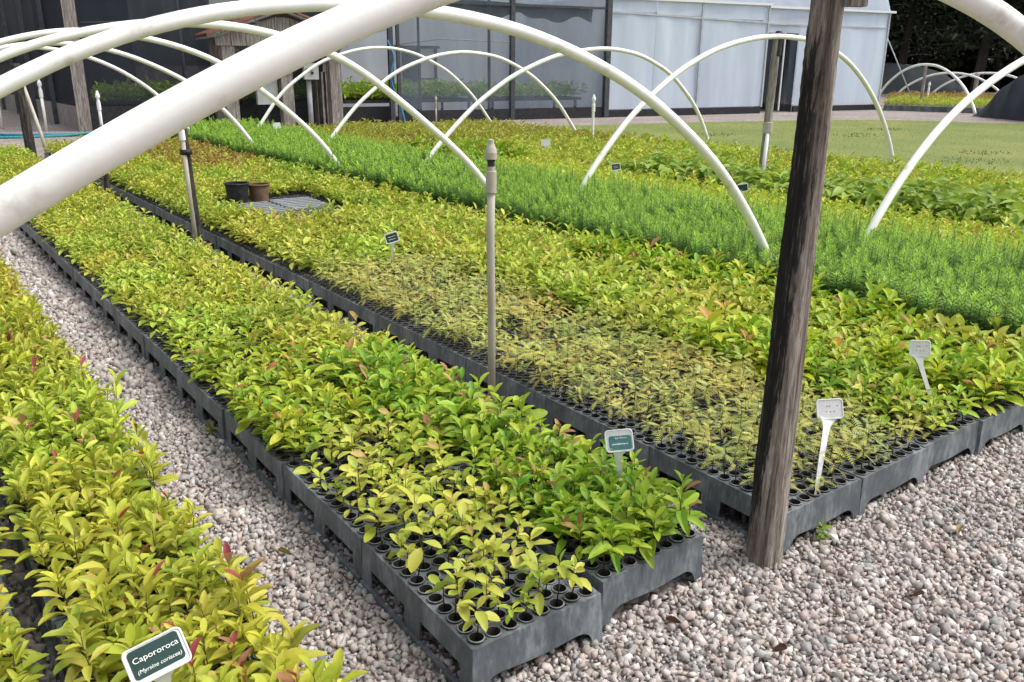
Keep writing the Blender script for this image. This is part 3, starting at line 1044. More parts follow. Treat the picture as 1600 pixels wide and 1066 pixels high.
# bed beside the gravel walk with the Capororoca label: two columns
B0Y = -0.52
for ci, (cx, rows) in enumerate(((-0.815, 12), (-1.30, 6))):
    for rI in range(rows):
        det = (ci == 0 and rI in (1, 2)) or (ci == 1 and rI in (1, 2))
        y = B0Y + PY * rI
        if ci == 0 and rI == 0:
            t = put_tray(cx, y, 1, 'grey tray of capororoca seedlings at the end of the walk, its label stuck in it', None)
        else:
            t = put_tray(cx, y, 1 if rI < 6 else 2, 'grey plastic tray under dense yellow seedlings along the gravel walk', 'trays in the bed with the Capororoca label', det)
        for x, yy, z, i, j in (cells(t) if det else []):
            if not in_frame(x, yy, z + 0.1, 0.03):
                bare_tube(i, j, t.obj)
                add_mass('bed0', 'capo', [(x, yy, z)], 1.0, BL_NEAR)
                continue
            if ci == 0 and i == 0 and RNG.uniform() < 0.4:
                bare_tube(i, j, t.obj)
                continue
            near = math.hypot(x - CP.x, yy - CP.y) < 2.05
            seedling('capororoca_seedling', 'capo', x, yy, z, ('bushy yellow-green seedling in the column along the gravel walk' if ci == 0 else 'bushy yellow-green seedling across the gap from the Capororoca label'), ('seedlings of the column with the Capororoca label' if ci == 0 else 'seedlings across the dark gap'), near, True)
        if not det:
            tray_plants(t, 'bed0', 'capo', 0.97, 1.0, BL_NEAR if rI < 4 else BL_MID)

# bed of two columns on the other side of the walk
for ci, cx in enumerate((0.0, 0.425)):
    for rI in range(22):
        y = PY * rI + (0.02 if ci else 0.0)
        det = rI == 0 or (ci == 0 and rI == 1)
        if ci == 0 and rI == 0:
            t = put_tray(cx - 0.012, y - 0.012, 0, 'grey tray with a worn corner and many open tubes round sparse seedlings', None, True, 0.0, -1.2)
        elif ci == 1 and rI == 0:
            t = put_tray(cx + 0.012, y - 0.005, 0, 'dark grey tray of green seedlings beside the sparse tray on the gravel', None, True, 0.0, 1.0)
        else:
            t = put_tray(cx, y, 1 if rI < 9 else 2, ('grey tray of yellow-green seedlings along the gravel walk side of the two-tray bed', 'grey tray of seedlings in the two-tray bed on the side of the stakes', 'grey tray of deep green seedlings behind the faded label')[2 if (ci == 1 and rI < 3) else ci], ('walk-side trays', 'stake-side trays', 'deep green trays')[2 if (ci == 1 and rI < 3) else ci], det)
        if det:
            soil_crumbs(t)
            for x, yy, z, i, j in cells(t):
                if ci == 0 and rI == 0:
                    p = 0.92 if j > 6 else (0.84 if j > 2 else 0.62)
                    if i < 2: p *= 0.55
                    if j <= 5 and i >= 6: p *= 0.42
                    sp = 'sparse' if RNG.uniform() < 0.8 else 'yellow'
                    lab, grp = 'thin-stemmed yellow seedling in the tray with many open tubes', 'seedlings in the sparse corner tray'
                elif ci == 0:
                    p = 0.9 if i > 1 else 0.5
                    sp = 'yellow' if RNG.uniform() < 0.6 else 'sparse'
                    lab, grp = 'yellow-green seedling in the second tray behind the sparse tray', 'seedlings in the second tray'
                else:
                    p = 0.95
                    sp = 'green'
                    lab, grp = 'leafy green seedling in the tray with the faded label', 'green seedlings round the faded label'
                if RNG.uniform() < p:
                    seedling('broadleaf_seedling', sp, x, yy, z, lab, grp, rI == 0, True, 1.0 if ci == 0 else 0.94)
                else:
                    bare_tube(i, j, t.obj)
        else:
            tpl = BL_NEAR if rI < 5 else (BL_MID if rI < 11 else BL_FAR)
            if ci == 1 and rI < 3:
                tray_plants(t, 'bed1', 'green', 0.95, 1.05 if rI == 2 else 1.0, tpl)
            elif ci == 0 and rI in (2, 3):
                tray_plants(t, 'bed1', 'green', 0.45, 0.95, tpl, (1.25, 1.1, 1.0))
                tray_plants(t, 'bed1', 'yellow', 0.5, 1.05, tpl)
            else:
                edge = t.x + 0.06
                tray_plants(t, 'bed1', 'yellow', 0.93, 1.12, tpl, None, (lambda x, y, e=edge: x < e and RNG.uniform() < 0.6) if ci == 0 else None)

# wide bed of five columns behind the post
for ci in range(5):
    for rI in range(22):
        cx = 1.165 + PX * ci
        y = -0.047 + PY * rI
        yoff = (0.0, 0.0, 0.01, 0.0, 0.02)[ci]
        feat = ci < 2 and rI < 6
        det = rI == 0 and ci < 3 or (rI == 1 and ci == 0)
        if rI == 0:
            lab = ('grey tray corner touching the thick wooden post, feathery seedlings in it', 'grey tray of feathery seedlings, second from the thick post', 'grey tray with a blank label stake in its leafy seedlings', 'grey tray of leafy seedlings, fourth from the thick post', 'grey tray of leafy seedlings next to the araucarias')[ci]
            t = put_tray(cx, y + yoff, 1, lab, None, det, 0.002)
        else:
            lab, grp = ('grey plastic tray of small feathery seedlings behind the post', 'trays of feathery seedlings') if feat else ('grey plastic tray of yellow broadleaf seedlings in the wide bed', 'trays of broadleaf seedlings in the wide bed')
            t = put_tray(cx, y + yoff, 1 if rI < 9 else 2, lab, grp, det)
        if det:
            soil_crumbs(t)
            for x, yy, z, i, j in cells(t):
                if not in_frame(x, yy, z + 0.08, 0.02):
                    bare_tube(i, j, t.obj)
                    add_mass('bed2', 'feather' if ci < 2 else 'yellow', [(x, yy, z)], 1.1, FEATHER if ci < 2 else BL_NEAR)
                    continue
                if ci < 2:
                    p = 0.75 if (j < 2 or (ci == 0 and i < 2)) else 0.95
                    if RNG.uniform() < p:
                        seedling('feathery_seedling', 'feather', x, yy, z, ('small feathery seedling in the tray touching the thick post', 'small feathery seedling in the tray behind the post tray', 'small feathery seedling in the tray beside the post tray')[1 if rI == 1 else (0 if ci == 0 else 2)], ('feathery seedlings in the post tray', 'feathery seedlings behind the post tray', 'feathery seedlings beside the post tray')[1 if rI == 1 else (0 if ci == 0 else 2)], False, True, 1.0)
                    else:
                        bare_tube(i, j, t.obj)
                else:
                    if RNG.uniform() < (0.6 if j < 1 else 0.92):
                        seedling('broadleaf_seedling', 'green' if RNG.uniform() < 0.35 else 'yellow', x, yy, z, 'leafy seedling around the blank label stake beside the feathery ones', 'leafy seedlings round the blank label stake', False, True, 1.25)
                    else:
                        bare_tube(i, j, t.obj)
        else:
            tpl = BL_NEAR if rI < 4 else (BL_MID if rI < 9 else BL_FAR)
            if feat:
                bound = lambda x, y: x > 1.98 + 0.05 * math.sin(3 * y) and RNG.uniform() < 0.5
                tray_plants(t, 'bed2', 'feather', 0.93, 1.12, FEATHER, None, bound)
            elif ci >= 2 and rI < 6:
                gz = RNG.uniform() < 0.3
                tray_plants(t, 'bed2', 'green' if gz else 'yellow', 0.95, 1.2 if gz else 1.4, tpl, (1.3, 1.15, 1.0) if gz else None)
            elif rI > 14 and ci >= 2:
                tray_plants(t, 'bed2', 'brown', 0.55, 1.15, tpl)
                tray_plants(t, 'bed2', 'yellow', 0.45, 1.2, tpl)
            else:
                e = t.x + 0.06
                tray_plants(t, 'bed2', 'yellow', 0.95, 1.3, tpl, None, (lambda x, y, e=e: x < e and RNG.uniform() < 0.7) if ci == 0 else None)

mass('capororoca_seedlings', 'dense yellow-green seedlings further up the bed along the gravel walk', MASS['bed0'])
mass('yellow_seedlings', 'dense yellow-green seedlings of the two-tray-wide bed', MASS['bed1'])
mass('mixed_seedlings', 'feathery and broadleaf seedlings filling the wide bed behind the thick post', MASS['bed2'])

# ------------------------------------------------------------------ araucaria seedlings
def araucaria_geo(base, h, nn, wide=1.0, two=False):
    n = len(base)
    idx = np.repeat(np.arange(n), nn)
    k = np.tile(np.arange(nn), n)
    t = (k + RNG.uniform(0, 1, n * nn)) / nn
    hh = h[idx]
    pos = base[idx].copy()
    pos[:, 2] += hh * (0.12 + 0.86 * t)
    lean = RNG.normal(0, 0.05, (n, 2))
    pos[:, :2] += lean[idx] * (hh * t)[:, None]
    phi = k * 2.39996 + RNG.uniform(0, 6.28, n)[idx]
    th = np.radians(2 + 16 * t + 50 * np.clip((t - 0.86) / 0.14, 0, 1) + RNG.normal(0, 7, n * nn))
    Ln = RNG.uniform(0.044, 0.068, n * nn) * (1 - 0.42 * t ** 4)
    w = Ln * 0.092 * wide
    c0, c1 = np.array((0.065, 0.20, 0.03)), np.array((0.36, 0.55, 0.075))
    tone = RNG.uniform(0.75, 1.25, n)[idx]
    young = np.clip((t - 0.45) / 0.5, 0, 1) ** 1.2          # fresh growth at the tip is paler
    col = (c0 * (1 - young)[:, None] + c1 * young[:, None]) * tone[:, None] * RNG.uniform(0.85, 1.15, (n * nn, 1))
    cp, sp, ct, st = np.cos(phi), np.sin(phi), np.cos(th), np.sin(th)
    ex = np.stack([cp * ct, sp * ct, st], 1)
    ey = np.stack([-sp, cp, np.zeros_like(sp)], 1)
    m_ = n * nn
    if two:
        mid = pos + ex * (Ln * 0.45)[:, None]
        V = np.stack([pos, mid - ey * w[:, None], mid + ey * w[:, None], pos + ex * Ln[:, None] + np.array((0, 0, -0.004))], 1).reshape(-1, 3)
        f = np.array([(0, 1, 2), (1, 3, 2)])
        F = (f[None] + (np.arange(m_) * 4)[:, None, None]).reshape(-1, 3)
        cc = np.repeat(col, 4, 0)
    else:
        V = np.stack([pos - ey * w[:, None], pos + ey * w[:, None], pos + ex * Ln[:, None]], 1).reshape(-1, 3)
        F = np.arange(m_ * 3).reshape(-1, 3)
        cc = np.repeat(col, 3, 0)
    top = base + np.concatenate([lean * h[:, None], h[:, None]], 1)
    s = stem_geo(base, top, 0.0022, np.array((0.05, 0.10, 0.03)))
    return join_geo([(V, F, cc), s])

ARA = []
for q in range(12):
    V, F, Cc = araucaria_geo(np.zeros((1, 3)), np.array([RNG.uniform(0.23, 0.31)]), 130, 1.0, True)
    me = npmesh('araucaria_needles', V, F, Cc)
    me.materials.append(M['needle'])
    ARA.append(me)
T1FOOT = [(3.66, y) for y in (1.9, 4.94, 8.15, 10.9, 13.8)]
T2FOOT = [(4.52, y) for y in (1.86, 4.88, 7.83, 10.77, 13.74)]
pipes = np.array(T1FOOT + T2FOOT)
near_b, mid_b, far_b = [], [], []
nind = 0
ARROOT = []
for j in range(228):
    y = -0.02 + j * 0.068
    for i in range(26):
        x = 3.26 + i * 0.068
        xx, yy = x + RNG.normal(0, 0.007), y + RNG.normal(0, 0.007)
        if RNG.uniform() < 0.03:
            continue
        if np.min((pipes[:, 0] - xx) ** 2 + (pipes[:, 1] - yy) ** 2) < 0.0025:
            continue
        if i < 6 and 0.1 < y < 1.9 and nind < 200:
            if in_frame(xx, yy, 0.35, -0.004):
                nind += 1
                r_ = link('araucaria_seedling', STEMMESH[q % 6], None, None, (xx, yy, TH))
                r_.scale = (1.3, 1.3, 0.22)
                tag(r_, 'upright dark green araucaria seedling with bristly needles at the bed edge', 'seedling', 'araucaria seedlings at the edge of the wide bed')
                c = link('needles', ARA[RNG.integers(0, 12)], None, r_)
                c.rotation_euler = (0, 0, RNG.uniform(0, 6.28))
                c.scale = (1 / 1.3, 1 / 1.3, RNG.uniform(0.95, 1.1) / 0.22)
                continue
        p = (xx, yy, TH)
        if not in_frame(xx, yy, 0.35, 0.3):
            continue
        (near_b if y < 2.6 else (mid_b if y < 6 else far_b)).append(p)
parts = []
for bl, nn, wd in ((near_b, 120, 1.0), (mid_b, 84, 1.35), (far_b, 44, 2.4)):
    bl = np.array(bl)
    parts.append(araucaria_geo(bl, np.clip(RNG.normal(0.265, 0.04, len(bl)), 0.15, 0.36), nn, wd))
V, F, Cc = join_geo(parts)
o = link('araucaria_seedlings', npmesh('araucaria_seedlings', V, F, Cc), M['needle'])
tag(o, 'dense carpet of deep green araucaria seedlings between the hoop feet', 'seedlings', kind='stuff')

# low trays out of sight under the far beds
b = MB()
for cx, y0, y1 in ((3.245, -0.05, 15.4), (3.735, -0.05, 15.4), (4.60, 0.3, 15.4), (5.03, 0.6, 14.6), (5.45, 0.6, 14.6), (5.87, 0.9, 14.6), (6.36, 0.9, 14.6), (6.80, 1.2, 14.6), (7.62, 1.6, 14.4), (8.04, 1.8, 14.4), (8.46, 2.0, 14.4), (8.88, 2.2, 14.4), (9.30, 2.6, 14.4)):
    y = y0
    while y < y1:
        b.box(cx, cx + TW, y, y + TL - 0.006, 0.0, TH - 0.004)
        y += PY
tag(b.obj('far_trays', M['tray']), 'grey trays hidden under the seedlings of the far beds', 'trays', kind='stuff')

# ------------------------------------------------------------------ beds of the next tunnel
def gridpts(x0, x1, y0, y1, step, drop=0.05):
    out = []
    x = x0
    while x < x1:
        y = y0
        while y < y1:
            xx, yy = x + RNG.normal(0, step * 0.15), y + RNG.normal(0, step * 0.15)
            if RNG.uniform() > drop and in_frame(xx, yy, 0.3, 0.3):
                out.append((xx, yy, TH))
            y += step
        x += step
    return np.array(out)
P1 = gridpts(5.06, 6.28, 0.4, 14.5, 0.062)
far1 = P1[:, 1] > 9.2
clump = (np.abs(P1[:, 0] - 5.75) < 0.5) & (np.abs(P1[:, 1] - 8.7) < 0.75)
add_mass('tunnel2', 'yellow', P1[~far1 & ~clump], 1.3, BL_FAR, (1.08, 1.08, 1.0))
add_mass('tunnel2', 'olive', P1[far1 & ~clump], 1.25, BL_FAR)
add_mass('tunnel2', 'green', P1[clump], 1.7, BL_FAR)
P3 = gridpts(7.62, 9.72, 1.0, 14.3, 0.075)
s3 = (P3[:, 1] + 0.8 * (P3[:, 0] - 7.6)) > 10.5
add_mass('tunnel2', 'olive', P3[s3], 1.35, BL_FAR)
k = RNG.uniform(0, 1, len(P3)) < 0.3
add_mass('tunnel2', 'green', P3[~s3 & k], 1.2, BL_FAR, (1.2, 1.05, 1.0))
add_mass('tunnel2', 'yellow', P3[~s3 & ~k], 1.5, BL_FAR)
P4 = gridpts(6.36, 7.22, 6.6, 14.4, 0.07)
add_mass('tunnel2', 'yellow', P4[P4[:, 1] < 9.5], 1.5, BL_FAR)
add_mass('tunnel2', 'olive', P4[P4[:, 1] >= 9.5], 1.5, BL_FAR)
mass('tunnel_bed_seedlings', 'yellow and olive seedlings under the second row of hoops', MASS['tunnel2'], False)
BL_DROOP = blade([0, 0.12, 0.3, 0.5, 0.75, 0.92, 1], 0.12, 0.55, [0.3, 0.82, 1.0, 0.72, 0.3])
foliage_variants('large', 10, BL_DROOP, 1.0)
for x, y, z in gridpts(6.42, 7.2, 1.2, 6.5, 0.135, 0.02):
    if not in_frame(x, y, 0.4, 0.0):
        continue
    r_ = empty('large_leaf_plant', (x, y, z))
    tag(r_, 'big-leaved green plant in the hedge-like row between the yellow seedlings', 'plant', 'big-leaved plants in the second tunnel')
    me, top, _ = FOL['large'][RNG.integers(0, 10)]
    s_ = RNG.uniform(0.8, 1.1)
    link('foliage', me, None, r_, None, (0, 0, RNG.uniform(0, 6.28))).scale = (s_, s_, s_)
    st = link('stem', STEMMESH[0], None, r_)
    st.scale = (2, 2, 0.2)

# ------------------------------------------------------------------ hoops
PROF = [(0, 1.73), (0.25, 1.722), (0.5, 1.70), (0.8, 1.638), (1.1, 1.545), (1.5, 1.375), (1.9, 1.13), (2.2, 0.91), (2.4, 0.71), (2.6, 0.48), (2.75, 0.29), (2.86, 0.13), (2.93, 0.0)]
def prof_z(d):
    return float(np.interp(abs(d), [p[0] for p in PROF], [p[1] for p in PROF]))
def hoop_pts(c, u, half=2.93, apex=1.73, n=56, x0=-1.0, x1=1.0, sink=0.03, wob=0.0):
    """points of a bent pipe; c = centre on the ground, u = horizontal direction across the tunnel"""
    # resample the profile by arc length
    ds = np.linspace(0, 2.93, 400)
    zs = np.interp(ds, [p[0] for p in PROF], [p[1] for p in PROF])
    for _ in range(30):
        zs[1:-1] = 0.25 * zs[:-2] + 0.5 * zs[1:-1] + 0.25 * zs[2:]
        zs[0] = zs[1]
    ds = ds * half / 2.93
    zs = zs * apex / 1.73
    full_d = np.concatenate([-ds[::-1], ds[1:]])
    full_z = np.concatenate([zs[::-1], zs[1:]])
    s = np.concatenate([[0], np.cumsum(np.hypot(np.diff(full_d), np.diff(full_z)))])
    q = np.linspace(0, s[-1], n)
    dd, zz = np.interp(q, s, full_d), np.interp(q, s, full_z)
    u = Vector((u[0], u[1], 0)).normalized()
    v = Vector((-u.y, u.x, 0))
    out = []
    for a, z in zip(dd, zz):
        out.append(Vector((c[0], c[1], 0)) + u * float(a) + v * (wob * math.sin(a * 1.1)) + Vector((0, 0, float(z))))
    out[0].z -= sink
    out[-1].z -= sink
    return out
def hoop(c, u, r, label, half=2.93, apex=1.73, group=None, material='pvc', n=56, sides=16, wob=0.0, peg=True):
    pts = hoop_pts(c, u, half, apex, n, wob=wob)
    b = MB()
    b.tube(pts, r, sides)
    o = b.obj('hoop_pipe', M[material])
    tag(o, label, 'hoop', group)
    if peg:
        for p, q in ((pts[0], pts[1]), (pts[-1], pts[-2])):
            d = (q - p).normalized()
            k = MB()
            k.tube([p - d * 0.01, p + d * 0.16], r * 1.12, sides)
            k.obj('ground_sleeve', M['pvcold'], o)
    return o
def hoop_xz(Y, pts, r, label, n=80, sides=18, x0=0.0, slope=0.0):
    """bent pipe in an upright plane: pts = (distance along the plane, height)"""
    ux, uy = 1 / math.hypot(1, slope), slope / math.hypot(1, slope)
    xs, zs = np.array([p[0] for p in pts]), np.array([p[1] for p in pts])
    t = np.concatenate([[0], np.cumsum(np.hypot(np.diff(xs), np.diff(zs)))])
    q = np.linspace(0, t[-1], 300)
    X, Z = np.interp(q, t, xs), np.interp(q, t, zs)
    for _ in range(160):          # a bent pipe has no kinks
        X[1:-1] = 0.25 * X[:-2] + 0.5 * X[1:-1] + 0.25 * X[2:]
        Z[1:-1] = 0.25 * Z[:-2] + 0.5 * Z[1:-1] + 0.25 * Z[2:]
    k = np.linspace(0, 299, n).astype(int)
    P = [Vector((x0 + ux * float(X[i]), Y + uy * float(X[i]), float(Z[i]))) for i in k]
    P[0].z -= 0.03
    P[-1].z -= 0.03
    b = MB()
    b.tube(P, r, sides)
    o = b.obj('hoop_pipe', M['pvc'])
    tag(o, label, 'hoop')
    for p, q in ((P[0], P[1]), (P[-1], P[-2])):
        d = (q - p).normalized()
        c = MB()
        c.tube([p - d * 0.01, p + d * 0.16], r * 1.12, sides)
        c.obj('ground_sleeve', M['pvcold'], o)
    return o
LEFT = [(-2.0, 0.0), (-1.93, 0.15), (-1.68, 0.55), (-1.3, 0.95), (-0.92, 1.24)]
hoop_xz(-0.03, [(-1.42, 0), (-1.33, 0.2), (-1.08, 0.6), (-0.78, 0.93), (-0.48, 1.15), (-0.235, 1.297), (-0.143, 1.346), (-0.047, 1.40), (0.064, 1.46), (0.155, 1.506), (0.261, 1.555), (0.371, 1.602), (0.6, 1.685), (0.85, 1.738), (1.09, 1.757), (1.35, 1.745), (1.6, 1.71), (1.908, 1.628), (1.983, 1.596), (2.3, 1.42), (2.7, 1.13), (3.05, 0.78), (3.35, 0.38), (3.52, 0)], 0.031,
        'thick white hoop pipe just over the sparse tray, first of its row', 120, 28, -0.6, -0.2)
hoop_xz(1.90, LEFT + [(-0.59, 1.43), (-0.38, 1.53), (-0.17, 1.612), (0.06, 1.67), (0.3, 1.71), (0.57, 1.735), (1.0, 1.73), (1.51, 1.67), (1.9, 1.56), (2.35, 1.38), (2.74, 1.135), (3.03, 0.93), (3.2, 0.755), (3.41, 0.53), (3.5, 0.415), (3.72, 0.09), (3.77, 0)], 0.030,
        'white hoop pipe coming down into the araucarias behind the thick post', 90, 22)
hoop_xz(4.94, [(-1.75, 0), (-1.68, 0.15), (-1.42, 0.6), (-1.05, 1.0), (-0.62, 1.33), (-0.21, 1.54), (0.03, 1.62), (0.275, 1.687), (0.66, 1.752), (0.93, 1.765), (1.12, 1.76), (1.44, 1.73), (1.58, 1.70), (2.0, 1.585), (2.24, 1.467), (2.575, 1.225), (2.935, 0.95), (3.19, 0.748), (3.463, 0.478), (3.7, 0.12), (3.76, 0)], 0.030,
        'white hoop pipe coming down into the araucarias behind the grey riser pipe')
hoop_xz(8.15, [(-1.7, 0), (-1.62, 0.2), (-1.35, 0.65), (-0.95, 1.08), (-0.45, 1.42), (0.19, 1.675), (0.66, 1.775), (0.9, 1.79), (1.4, 1.745), (1.79, 1.66), (2.2, 1.51), (2.595, 1.255), (2.87, 1.03), (3.237, 0.711), (3.485, 0.411), (3.66, 0.1), (3.71, 0)], 0.030,
        'white hoop pipe behind the buckets, fourth over the wide bed')
hoop_xz(10.79, [(-1.55, 0), (-1.45, 0.25), (-1.1, 0.8), (-0.6, 1.2), (0.0, 1.5), (0.5, 1.645), (0.79, 1.695), (1.09, 1.71), (1.37, 1.695), (1.66, 1.65), (2.02, 1.54), (2.59, 1.275), (3.01, 0.955), (3.25, 0.68), (3.5, 0.332), (3.62, 0.08), (3.65, 0)], 0.029,
        'white hoop pipe next to the wooden shelter, fifth over the wide bed')
hoop_xz(13.55, [(-1.5, 0), (-1.4, 0.25), (-1.05, 0.8), (-0.5, 1.22), (0.1, 1.52), (0.7, 1.66), (1.05, 1.69), (1.33, 1.69), (1.615, 1.65), (1.98, 1.565), (2.45, 1.354), (2.94, 1.0), (3.3, 0.55), (3.5, 0.201), (3.58, 0)], 0.029,
        'white hoop pipe at the far end of the wide bed near the blue hose')
T2P = [
    (1.86, [(4.42, 0), (4.48, 0.16), (4.602, 0.374), (4.888, 0.689), (5.232, 0.986), (5.61, 1.224), (6.031, 1.403), (6.5, 1.56), (7.0, 1.68), (7.5, 1.72), (8.1, 1.66), (8.7, 1.43), (9.3, 1.02), (9.75, 0.5), (10.0, 0)]),
    (4.88, [(4.36, 0), (4.42, 0.15), (4.597, 0.444), (5.159, 1.019), (5.803, 1.442), (6.359, 1.666), (6.966, 1.785), (7.404, 1.81), (7.995, 1.779), (8.523, 1.65), (8.966, 1.441), (9.479, 1.052), (9.89, 0.58), (10.1, 0.19), (10.17, 0)]),
    (7.83, [(4.36, 0), (4.42, 0.15), (4.598, 0.406), (5.272, 0.988), (5.872, 1.349), (6.61, 1.614), (7.462, 1.715), (8.142, 1.638), (8.821, 1.366), (9.434, 0.846), (9.796, 0.247), (9.9, 0)]),
    (10.77, [(4.38, 0), (4.44, 0.12), (4.6, 0.354), (5.141, 0.918), (5.822, 1.382), (6.522, 1.614), (7.069, 1.678), (7.77, 1.605), (8.449, 1.32), (9.03, 0.88), (9.581, 0.202), (9.7, 0)]),
    (13.74, [(4.4, 0), (4.46, 0.12), (4.6, 0.325), (5.13, 1.0), (5.898, 1.51), (6.677, 1.735), (7.3, 1.775), (7.907, 1.67), (8.634, 1.35), (9.246, 0.847), (9.811, 0.145), (9.88, 0)])]
for k, (y, pp) in enumerate(T2P):
    lab = ('white hoop pipe rising steeply from the araucarias in front of the big-leaved plants',
           'white hoop pipe strapped to the top of the stake on the lawn side',
           'white hoop pipe crossing in front of the milky film wall, third over the second tunnel',
           'white hoop pipe in front of the grey screen wall, fourth over the second tunnel',
           'white hoop pipe beside the shelter, last over the second tunnel')[k]
    hoop_xz(y, pp, 0.029, lab, 70, 14)

# ------------------------------------------------------------------ posts, stakes and risers
def wood_post(name, base, top, r0, r1, material, label, crack=True, n=26, m_=60, seed=1, cat='post'):
    rs = np.random.default_rng(seed)
    base, top = Vector(base), Vector(top)
    L = (top - base).length
    V, F = [], []
    ph = rs.uniform(0, 6.28, 12)
    for i in range(m_ + 1):
        t = i / m_
        for k in range(n):
            a = 2 * math.pi * k / n
            rr = r0 + (r1 - r0) * t
            rr *= 1 + 0.045 * math.sin(2 * a + ph[0] + 1.5 * t) + 0.03 * math.sin(5 * a + ph[1] + 3 * t) + 0.022 * math.sin(9 * a + ph[2] - 4 * t) + 0.018 * math.sin(6.28 * 3 * t + ph[3] + a)
            rr *= 1 + 0.02 * math.sin(13 * a + ph[4] + 2 * math.sin(4 * t))
            rr += rs.normal(0, 0.0008)
            if crack:
                da = (a - 4.45 - 0.2 * math.sin(2.5 * t)) % (2 * math.pi)
                da = min(da, 2 * math.pi - da)
                if da < 0.16 and t > 0.45:
                    rr -= 0.014 * (1 - da / 0.16) * min(1, (t - 0.45) * 6)
            cx = 0.010 * math.sin(2.2 * t + ph[5]) - 0.010 * math.sin(ph[5])
            V.append((rr * math.cos(a) + cx, rr * math.sin(a), t * L))
    for i in range(m_):
        for k in range(n):
            k2 = (k + 1) % n
            a, b_, c, d = i * n + k, i * n + k2, (i + 1) * n + k2, (i + 1) * n + k
            F += [(a, b_, c), (a, c, d)]
    c0 = len(V)
    V += [(0, 0, 0), (0, 0, L)]
    for k in range(n):
        F.append((c0, (k + 1) % n, k))
        F.append((c0 + 1, m_ * n + k, m_ * n + (k + 1) % n))
    o = link(name, npmesh(name, np.array(V), np.array(F), None, True), M[material])
    o.location = base
    o.rotation_mode = 'QUATERNION'
    o.rotation_quaternion = Vector((0, 0, 1)).rotation_difference(top - base)
    tag(o, label, cat)
    return o
wp = wood_post('wooden_post', (1.085, -0.03, -0.05), (1.09, -0.035, 1.74), 0.058, 0.039, 'post', 'thick weathered wooden post, half tarred black, standing in the gravel', seed=4, n=40, m_=110)
wp.rotation_quaternion = (Matrix.Rotation(rad(-36), 3, 'Z') @ Matrix.Rotation(rad(0.9), 3, 'Y')).to_quaternion()
b = MB()
b.box(0.012, 0.062, -0.062, -0.022, 1.70, 1.785)
b.obj('cross_block', M['oldwood'], wp)

# pvc riser beside the post row
def riser(name, x, y, h, r, label, material='pvcold', rings=True, z0=0.0, cat='riser'):
    o = empty(name, (x, y, z0))
    tag(o, label, cat)
    b = MB()
    b.tube([(0, 0, 0), (0.002, 0, h * 0.4), (-0.002, 0.002, h * 0.7), (0, 0, h - r * 12)], r, 14)
    b.obj('pipe', M[material], o)
    b = MB()
    q = h - r * 12.5
    b.lathe([(0, q), (r * 1.35, q), (r * 1.35, q + r * 5.2), (r * 1.05, q + r * 5.3), (r * 1.05, q + r * 6.3), (0, q + r * 6.3)], 16)
    b.obj('coupling', M[material], o)
    b = MB()
    q += r * 6.2
    b.lathe([(r * 0.7, q - r * 0.3), (r * 0.9, q), (r * 0.9, q + r * 1.3), (r * 1.1, q + r * 1.4), (r * 1.1, q + r * 1.8), (r * 0.9, q + r * 1.9)], 14)
    b.obj('threaded_neck', M['black'] if rings else M[material], o)
    b = MB()
    q += r * 1.85
    b.lathe([(0, q), (r * 1.45, q), (r * 1.55, q + r * 1.6), (r * 1.25, q + r * 2.6), (r * 0.8, q + r * 3.6), (r * 0.7, q + r * 4.6), (0, q + r * 4.8)], 16)
    b.obj('sprinkler_head', M[material], o)
    return o
riser('riser_pipe', 1.02, 1.38, 1.215, 0.0165, 'grimy grey sprinkler riser pipe standing between the two beds')

# stakes with a pipe tied on, in the gap between the beds
def stake(x, y, h, lean, label, seed, pipe=True, r=0.032):
    o = wood_post('stake', (x, y, -0.03), (x + lean, y + 0.02, h), r, r * 0.85, 'darkwood', label, False, 14, 24, seed, 'stake')
    if pipe:
        b = MB()
        b.tube([(-0.036, -0.034, 0.02), (-0.04, -0.036, h * 0.5), (-0.036, -0.034, h - 0.06)], 0.017, 10)
        b.obj('tied_pipe', M['pvcold'], o)
        b = MB()
        b.lathe([(0.0, 0), (0.024, 0), (0.024, 0.07), (0.016, 0.08), (0, 0.085)], 12, (-0.036, -0.034, h - 0.09))
        b.obj('pipe_cap', M['pvc'], o)
        b = MB()
        b.tube([(-0.018, -0.016, h - 0.20), (-0.018, -0.016, h - 0.16)], 0.046, 14)
        b.obj('strap', M['black'], o)
    return o
stake(1.02, 5.42, 1.05, -0.02, 'dark stake with a pale pipe strapped to it between the beds', 3)
stake(1.03, 8.62, 0.85, 0.0, 'short dark stake standing at the tray edge behind the strapped stake', 6, False)
stake(1.10, 14.3, 1.45, 0.0, 'tall black stake at the far end of the bed near the blue hose', 8, False, 0.075)
b = MB()
b.tube([(1.30, 14.05, 0.0), (1.26, 14.15, 0.4), (1.16, 14.6, 1.25)], 0.028, 10)
tag(b.obj('leaning_pipe', M['pvcold']), 'pale pipe leaning against the tall black stake', 'pipe')
for x, y, h, lab in ((2.25, 20.2, 1.1, 'white riser with round head on gravel before the shade house corner'), (3.0, 18.3, 0.9, 'slim white riser standing near the shade house corner post'), (1.55, 21.5, 1.25, 'tall white riser beside the shade house flank')):
    riser('riser_pipe', x, y, h, 0.03, lab, 'pvc', False)
riser('riser_pipe', 9.0, 9.75, 1.0, 0.022, 'thin white riser standing in the olive seedlings', 'pvc', False)
riser('riser_pipe', 9.9, 16.3, 0.75, 0.02, 'thin pale riser in the gravel before the grey screen wall', 'pvcold', False)
